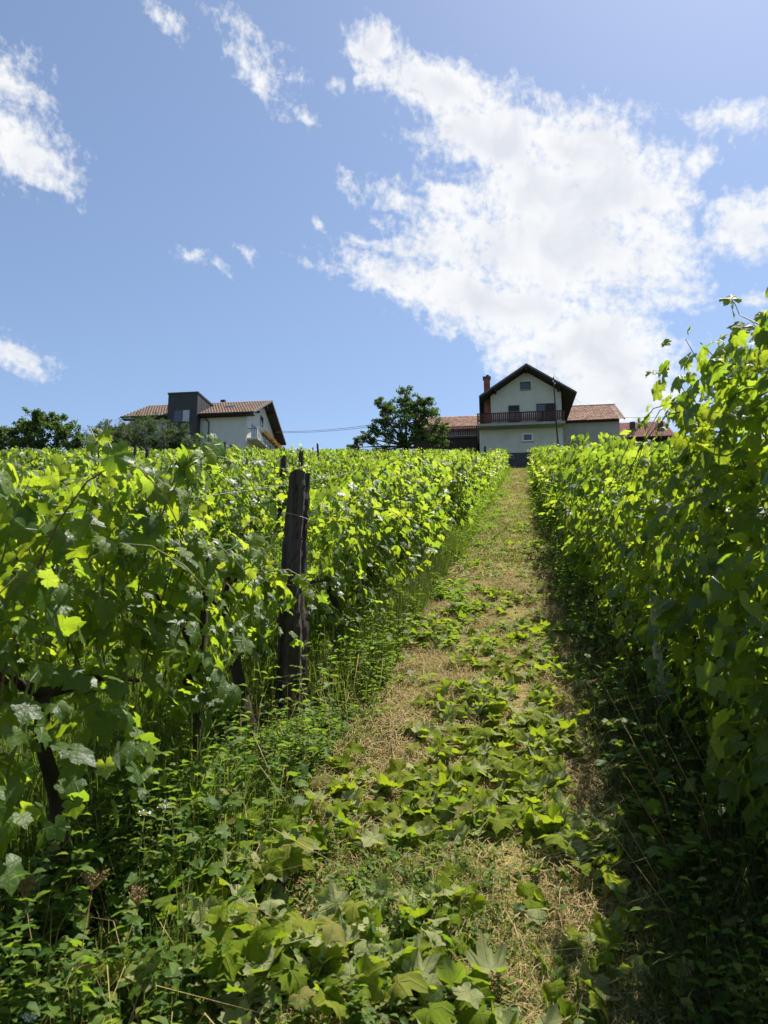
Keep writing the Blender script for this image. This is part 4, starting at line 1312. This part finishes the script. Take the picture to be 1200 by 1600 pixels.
parts = []
x, y = scatter(rr, 150, -1.6, -.88, 1.5, 5.6, 1.1)
k = (patchy(x, y, 1.3, 5) > .05) & ~((x > -1.6) & (y > 3.4) & (y < 4.6))
parts.append(lobed_bed(rr, x[k], y[k], .05, .30, .022, .045, 7))
x, y = scatter(rr, 130, -.95, .3, 1.7, 3.4, 1.0)
parts.append(lobed_bed(rr, x, y, .02, .08, .015, .032, 5))
x, y = scatter(rr, 1500, -1.75, -.92, 1.45, 5.2, 1.2)
k = (x < -.98 + .12 * np.sin(3 * y)) & (patchy(x, y, 2.1, 1) > -.05) & ~((x > -1.58) & (y > 3.5) & (y < 4.6) & (rr.random(len(x)) < .9))
parts.append(weed_bed(rr, x[k], y[k], .06, .26, .042, 6))
x, y = scatter(rr, 420, -1.6, -.85, 1.5, 5.4, 1.1)
k = patchy(x, y, 1.1, 4) > -.2
k &= ~((x > -1.65) & (y > 3.0) & (y < 4.7))
parts.append(weed_bed(rr, x[k], y[k], .12, .42, .062, 7))
x, y = scatter(rr, 320, -1.0, -.35, 1.6, 3.0, 1.0)
parts.append(weed_bed(rr, x, y, .03, .16, .042, 5))
x, y = scatter(rr, 520, -1.4, -.95, 4.8, 14, 1.3)
k = patchy(x, y, 1.6, 2) > -.1
parts.append(weed_bed(rr, x[k], y[k], .05, .40, .065, 6))
x, y = scatter(rr, 700, -1.7, -.9, 3.0, 4.7, 1.0)
parts.append(weed_bed(rr, x, y, .02, .10, .035, 4))
x, y = scatter(rr, 900, .36, .95, 2.2, 16, 1.4)
k = patchy(x, y, 1.5, .4) > -.15
parts.append(weed_bed(rr, x[k], y[k], .06, .38, .06, 6))
x, y = scatter(rr, 160, .38, .9, 2.6, 12, 1.3)
parts.append(lobed_bed(rr, x, y, .03, .35, .02, .045, 6))
x, y = scatter(rr, 420, .28, .6, 14, 55, 1.4)
parts.append(weed_bed(rr, x, y, .08, .4, .12, 4))
x, y = scatter(rr, 900, -1.0, -.6, 7, 52, 1.5)
k = patchy(x, y, 1.1, 6) > .1
parts.append(weed_bed(rr, x[k], y[k], .05, .28, .085, 4))
x, y = scatter(rr, 60, -1.7, -1.0, 1.7, 4.0, 1.0)
parts.append(weed_bed(rr, x, y, .35, .62, .06, 10))
x, y = scatter(rr, 90, -1.6, -.9, 3.0, 4.8, 1.0)
parts.append(lobed_bed(rr, x, y, .02, .09, .014, .03, 5))
x, y = scatter(rr, 420, -.6, .35, 2.0, 3.2, 1.0)
k = patchy(x, y, 1.6, 2) > -.1
parts.append(weed_bed(rr, x[k], y[k], .03, .11, .04, 4))
x, y = scatter(rr, 500, -1.35, -.95, 14, 40, 1.4)
parts.append(weed_bed(rr, x, y, .15, .5, .12, 4))
x, y = scatter(rr, 1200, -5.5, -2.0, 2.5, 12, 1.2)
parts.append(weed_bed(rr, x, y, .1, .4, .07, 5))
x, y = scatter(rr, 900, -.95, .4, 5, 45, 1.4)
k = patchy(x, y, .8, 2.5) > .05
parts.append(weed_bed(rr, x[k], y[k], .04, .13, .09, 3))
v, f = cat(parts)
tag(link('weeds', fastmesh('weeds', v, f, M['weed'], True), kind='stuff'), 'leafy green weeds covering the ground below the left vines', 'weeds')

# ------------------------------------------------------------------ vine cuttings lying on the path
CUT = [(-0.87, 2.72), (-0.63, 2.44), (-0.47, 2.42), (-0.27, 2.4), (-0.83, 2.46), (-0.67, 2.28), (-0.37, 2.58), (0.21, 2.61), (0.13, 2.56), (0.2, 3.13), (0.26, 3.02), (0.13, 3.21),
       (0.09, 3.35), (-0.04, 3.43), (-0.17, 3.3), (-0.36, 3.26), (-0.52, 3.28), (-0.66, 3.31), (-0.83, 3.64), (-0.62, 3.55), (-0.44, 3.52), (-0.27, 3.61), (-0.1, 3.71), (0.02, 3.74), (0.06, 4.1),
       (-0.11, 4.24), (-0.3, 3.96), (-0.39, 4.27), (-0.52, 4.54), (-0.27, 4.69), (0.0, 4.35), (0.13, 4.28), (0.19, 4.78), (0.1, 5.38), (-0.4, 4.9), (-0.21, 5.47), (-0.54, 6.08), (-0.03, 5.82), (0.24, 5.56), (0.07, 6.4),
       (-0.23, 6.14), (-0.69, 6.57), (-0.51, 7.23), (-0.15, 7.58), (0.13, 6.62), (-0.84, 6.02), (-1.02, 6.51), (-0.58, 8.89), (-0.9, 8.63), (-0.15, 7.73), (0.04, 7.92), (-0.38, 10.99), (-0.72, 10.33), (-0.11, 11.37),
       (0.08, 11.08), (-0.53, 12.4), (-0.43, 7.99), (-0.39, 15.5), (-0.06, 14.38)]
rr = np.random.default_rng(55)
for x_, y_ in [c for c in CUT if 2.9 < c[1] < 7.3 or c[0] < -.6 and c[1] < 2.9]:
    CUT.append((x_ + rr.normal() * .07, y_ + rr.normal() * .09))
CUT += [(-.95, 2.3), (-1.0, 2.6), (-.9, 2.1), (-.75, 2.05), (-1.05, 2.9), (-.55, 2.15), (-.4, 2.2), (-.2, 2.25)]
for y in (9.6, 11.8, 13.3, 15, 16.8, 18.5, 21, 22.5, 24, 26, 28, 31, 34, 38, 43):
    for _ in range(3):
        CUT.append((rr.uniform(-.8, .3), y + rr.normal() * .3))


def cutting(x, y, n, ln, single, label, group=None):
    a = rr.uniform(0, 6.28)
    t = empty('vine_cutting', (x, y, gzf(x, y) + (.10 if x < -.84 and y < 3.2 else .03 if y < 2.4 else 0)), 0, label, 'vine cutting', group)
    k = np.linspace(-.5, .5, 7)
    bend = rr.normal() * .5
    px = np.cos(a + bend * k) * k * ln
    py = np.sin(a + bend * k) * k * ln
    pz = gz(x + px, y + py) - gzf(x, y) + .035 + .02 * rr.random(7)
    q = np.stack([px, py, pz], 1)
    MB().tube(q, np.linspace(.005, .002, 7), 5).build('stem', M['stem'], t, True)
    ti = np.linspace(0, 1, n)
    P = np.stack([np.interp(ti, np.linspace(0, 1, 7), q[:, j]) for j in range(3)], 1)
    d = rr.normal(size=(n, 3)) * (1, 1, .12)
    d /= np.linalg.norm(d, axis=1)[:, None]
    P = P + d * rr.uniform(.02, .07, (n, 1)) + np.array([0, 0, 1.0]) * rr.uniform(.0, .04, (n, 1))
    up = np.where(rr.random(n) < .55, 1.0, -1.0)[:, None]
    N_ = rr.normal(size=(n, 3)) * .36 + np.array([[0, -.25, 1.0]]) * up
    B = frames(N_, d + rr.normal(size=(n, 3)) * .3)
    S = rr.uniform(.042, .08, n)
    P[:, 2] = np.maximum(P[:, 2], gz(x + P[:, 0], y + P[:, 1]) - gzf(x, y) + .03)
    if single:
        for i in range(n):
            leaf_obj(t, LEAF_ME['wilt'][int(rr.integers(8))], P[i], B[i], S[i])
    else:
        v, f, u, mi = merge_leaves(T_MID, P, B, S, np.zeros(n, bool), rr)
        link('leaves', fastmesh('leaves', v, f, M['wilt'], True, attrs={'luv': u}), t, 'stuff')


def side_word(x):
    return 'left edge' if x < -.6 else ('left half' if x < -.3 else ('right half' if x < .05 else 'right edge'))


lanes = {}
for x, y in sorted(CUT, key=lambda p: p[1]):
    near = y < 8.2
    n = int(rr.integers(9, 16))
    sw = side_word(x)
    lanes[sw] = lanes.get(sw, 0) + 1
    cutting(x, y, n, rr.uniform(.3, .65), near, '%s leafy vine cutting from the bottom along the %s of the path' % (ORD[lanes[sw] - 1], sw), 'vine cuttings lying on the path')

# ------------------------------------------------------------------ flowers and seed heads
fr = np.random.default_rng(91)


def stalk(t, h, bend, r=.0025, mat='stem'):
    q = np.array([(0, 0, -.02), (bend[0] * .3, bend[1] * .3, h * .5), (bend[0], bend[1], h)])
    MB().tube(q, [r * 1.2, r, r * .8], 5).build('stalk', M[mat], t, True)
    return q[-1]


def umbel(x, y, h, bend, rad, label):
    t = empty('dried_umbel', (x, y, gzf(x, y)), 0, label, 'seed head', 'dried umbels')
    e = stalk(t, h, bend, .0017, 'umbel')
    rays = MB()
    Vs = []
    for k in range(22):
        a, rr_ = fr.uniform(0, 6.28), rad * math.sqrt(fr.random())
        p = e + (rr_ * math.cos(a), rr_ * math.sin(a), .035 - .25 * rr_ + .02 * fr.random())
        rays.tube([e, p], .0009, 3)
        Vs.append(p)
    rays.build('rays', M['umbel'], t)
    P = np.repeat(np.array(Vs), 9, 0) + fr.normal(size=(198, 3)) * .006
    v, f = quads(fr, P, fr.uniform(.002, .0045, 198))
    link('seeds', fastmesh('seeds', v, f, M['umbel']), t, 'stuff')


umbel(-1.35, 2.02, .36, (-.09, .02), .028, 'smaller dried umbel on a bent stalk at the bottom left')
umbel(-1.22, 1.95, .43, (.025, .03), .040, 'largest dried brown umbel at the bottom left')
umbel(-1.16, 2.02, .35, (.06, .04), .022, 'smallest dried umbel, right of the largest one')


def white_flower(x, y, h, n, label):
    t = empty('white_flower', (x, y, gzf(x, y)), 0, label, 'flower', 'white flowers')
    e = stalk(t, h, (fr.normal() * .02, fr.normal() * .02), .002)
    P = e + np.stack([fr.normal(size=n) * .011, fr.normal(size=n) * .011, np.abs(fr.normal(size=n)) * .007], 1)
    v, f = quads(fr, P, fr.uniform(.003, .006, n), 1.0, .9)
    link('petals', fastmesh('petals', v, f, M['petal']), t, 'stuff')


white_flower(-1.36, 2.52, .33, 60, 'left of two white flower heads under the left vines')
white_flower(-1.32, 2.55, .34, 45, 'right of two white flower heads under the left vines')
white_flower(-1.27, 1.86, .17, 80, 'white flower head in the bottom left corner')
for k in range(6):
    white_flower(-1.55 + fr.normal() * .15, 3.6 + fr.normal() * .5, .5 + fr.random() * .15, 30, 'small white flower in the shade between vine trunk and thin stake')
gsp = [(.56, 3.4, .55), (.66, 3.9, .7), (.6, 4.2, .72), (.5, 2.9, .5), (.55, 3.1, .58), (.46, 2.6, .4), (.66, 3.0, .6), (.75, 3.3, .66), (.5, 3.7, .5), (.44, 2.75, .38)]
for k, (x, y, h) in enumerate(gsp):
    t = empty('grass_stalk', (x, y, gzf(x, y)), 0, 'pale nodding seed stalk of grass in the shade of the right row', 'grass stalk', 'nodding grass stalks')
    bx_ = (-.12 - .1 * fr.random(), fr.normal() * .06)
    e = stalk(t, h, bx_, .0014, 'umbel')
    P = e + np.linspace(0, 1, 40)[:, None] * np.array([bx_[0] * .35, bx_[1] * .3, -.02]) + fr.normal(size=(40, 3)) * .003
    v, f = quads(fr, P, fr.uniform(.003, .006, 40), 0, .4)
    link('seed_head', fastmesh('seed_head', v, f, M['straw']), t, 'stuff')
print('objects', len(bpy.data.objects), 'vines', N_VINES, 'spots', len(spots), 'tris', sum(len(o.polygons) for o in bpy.data.meshes))
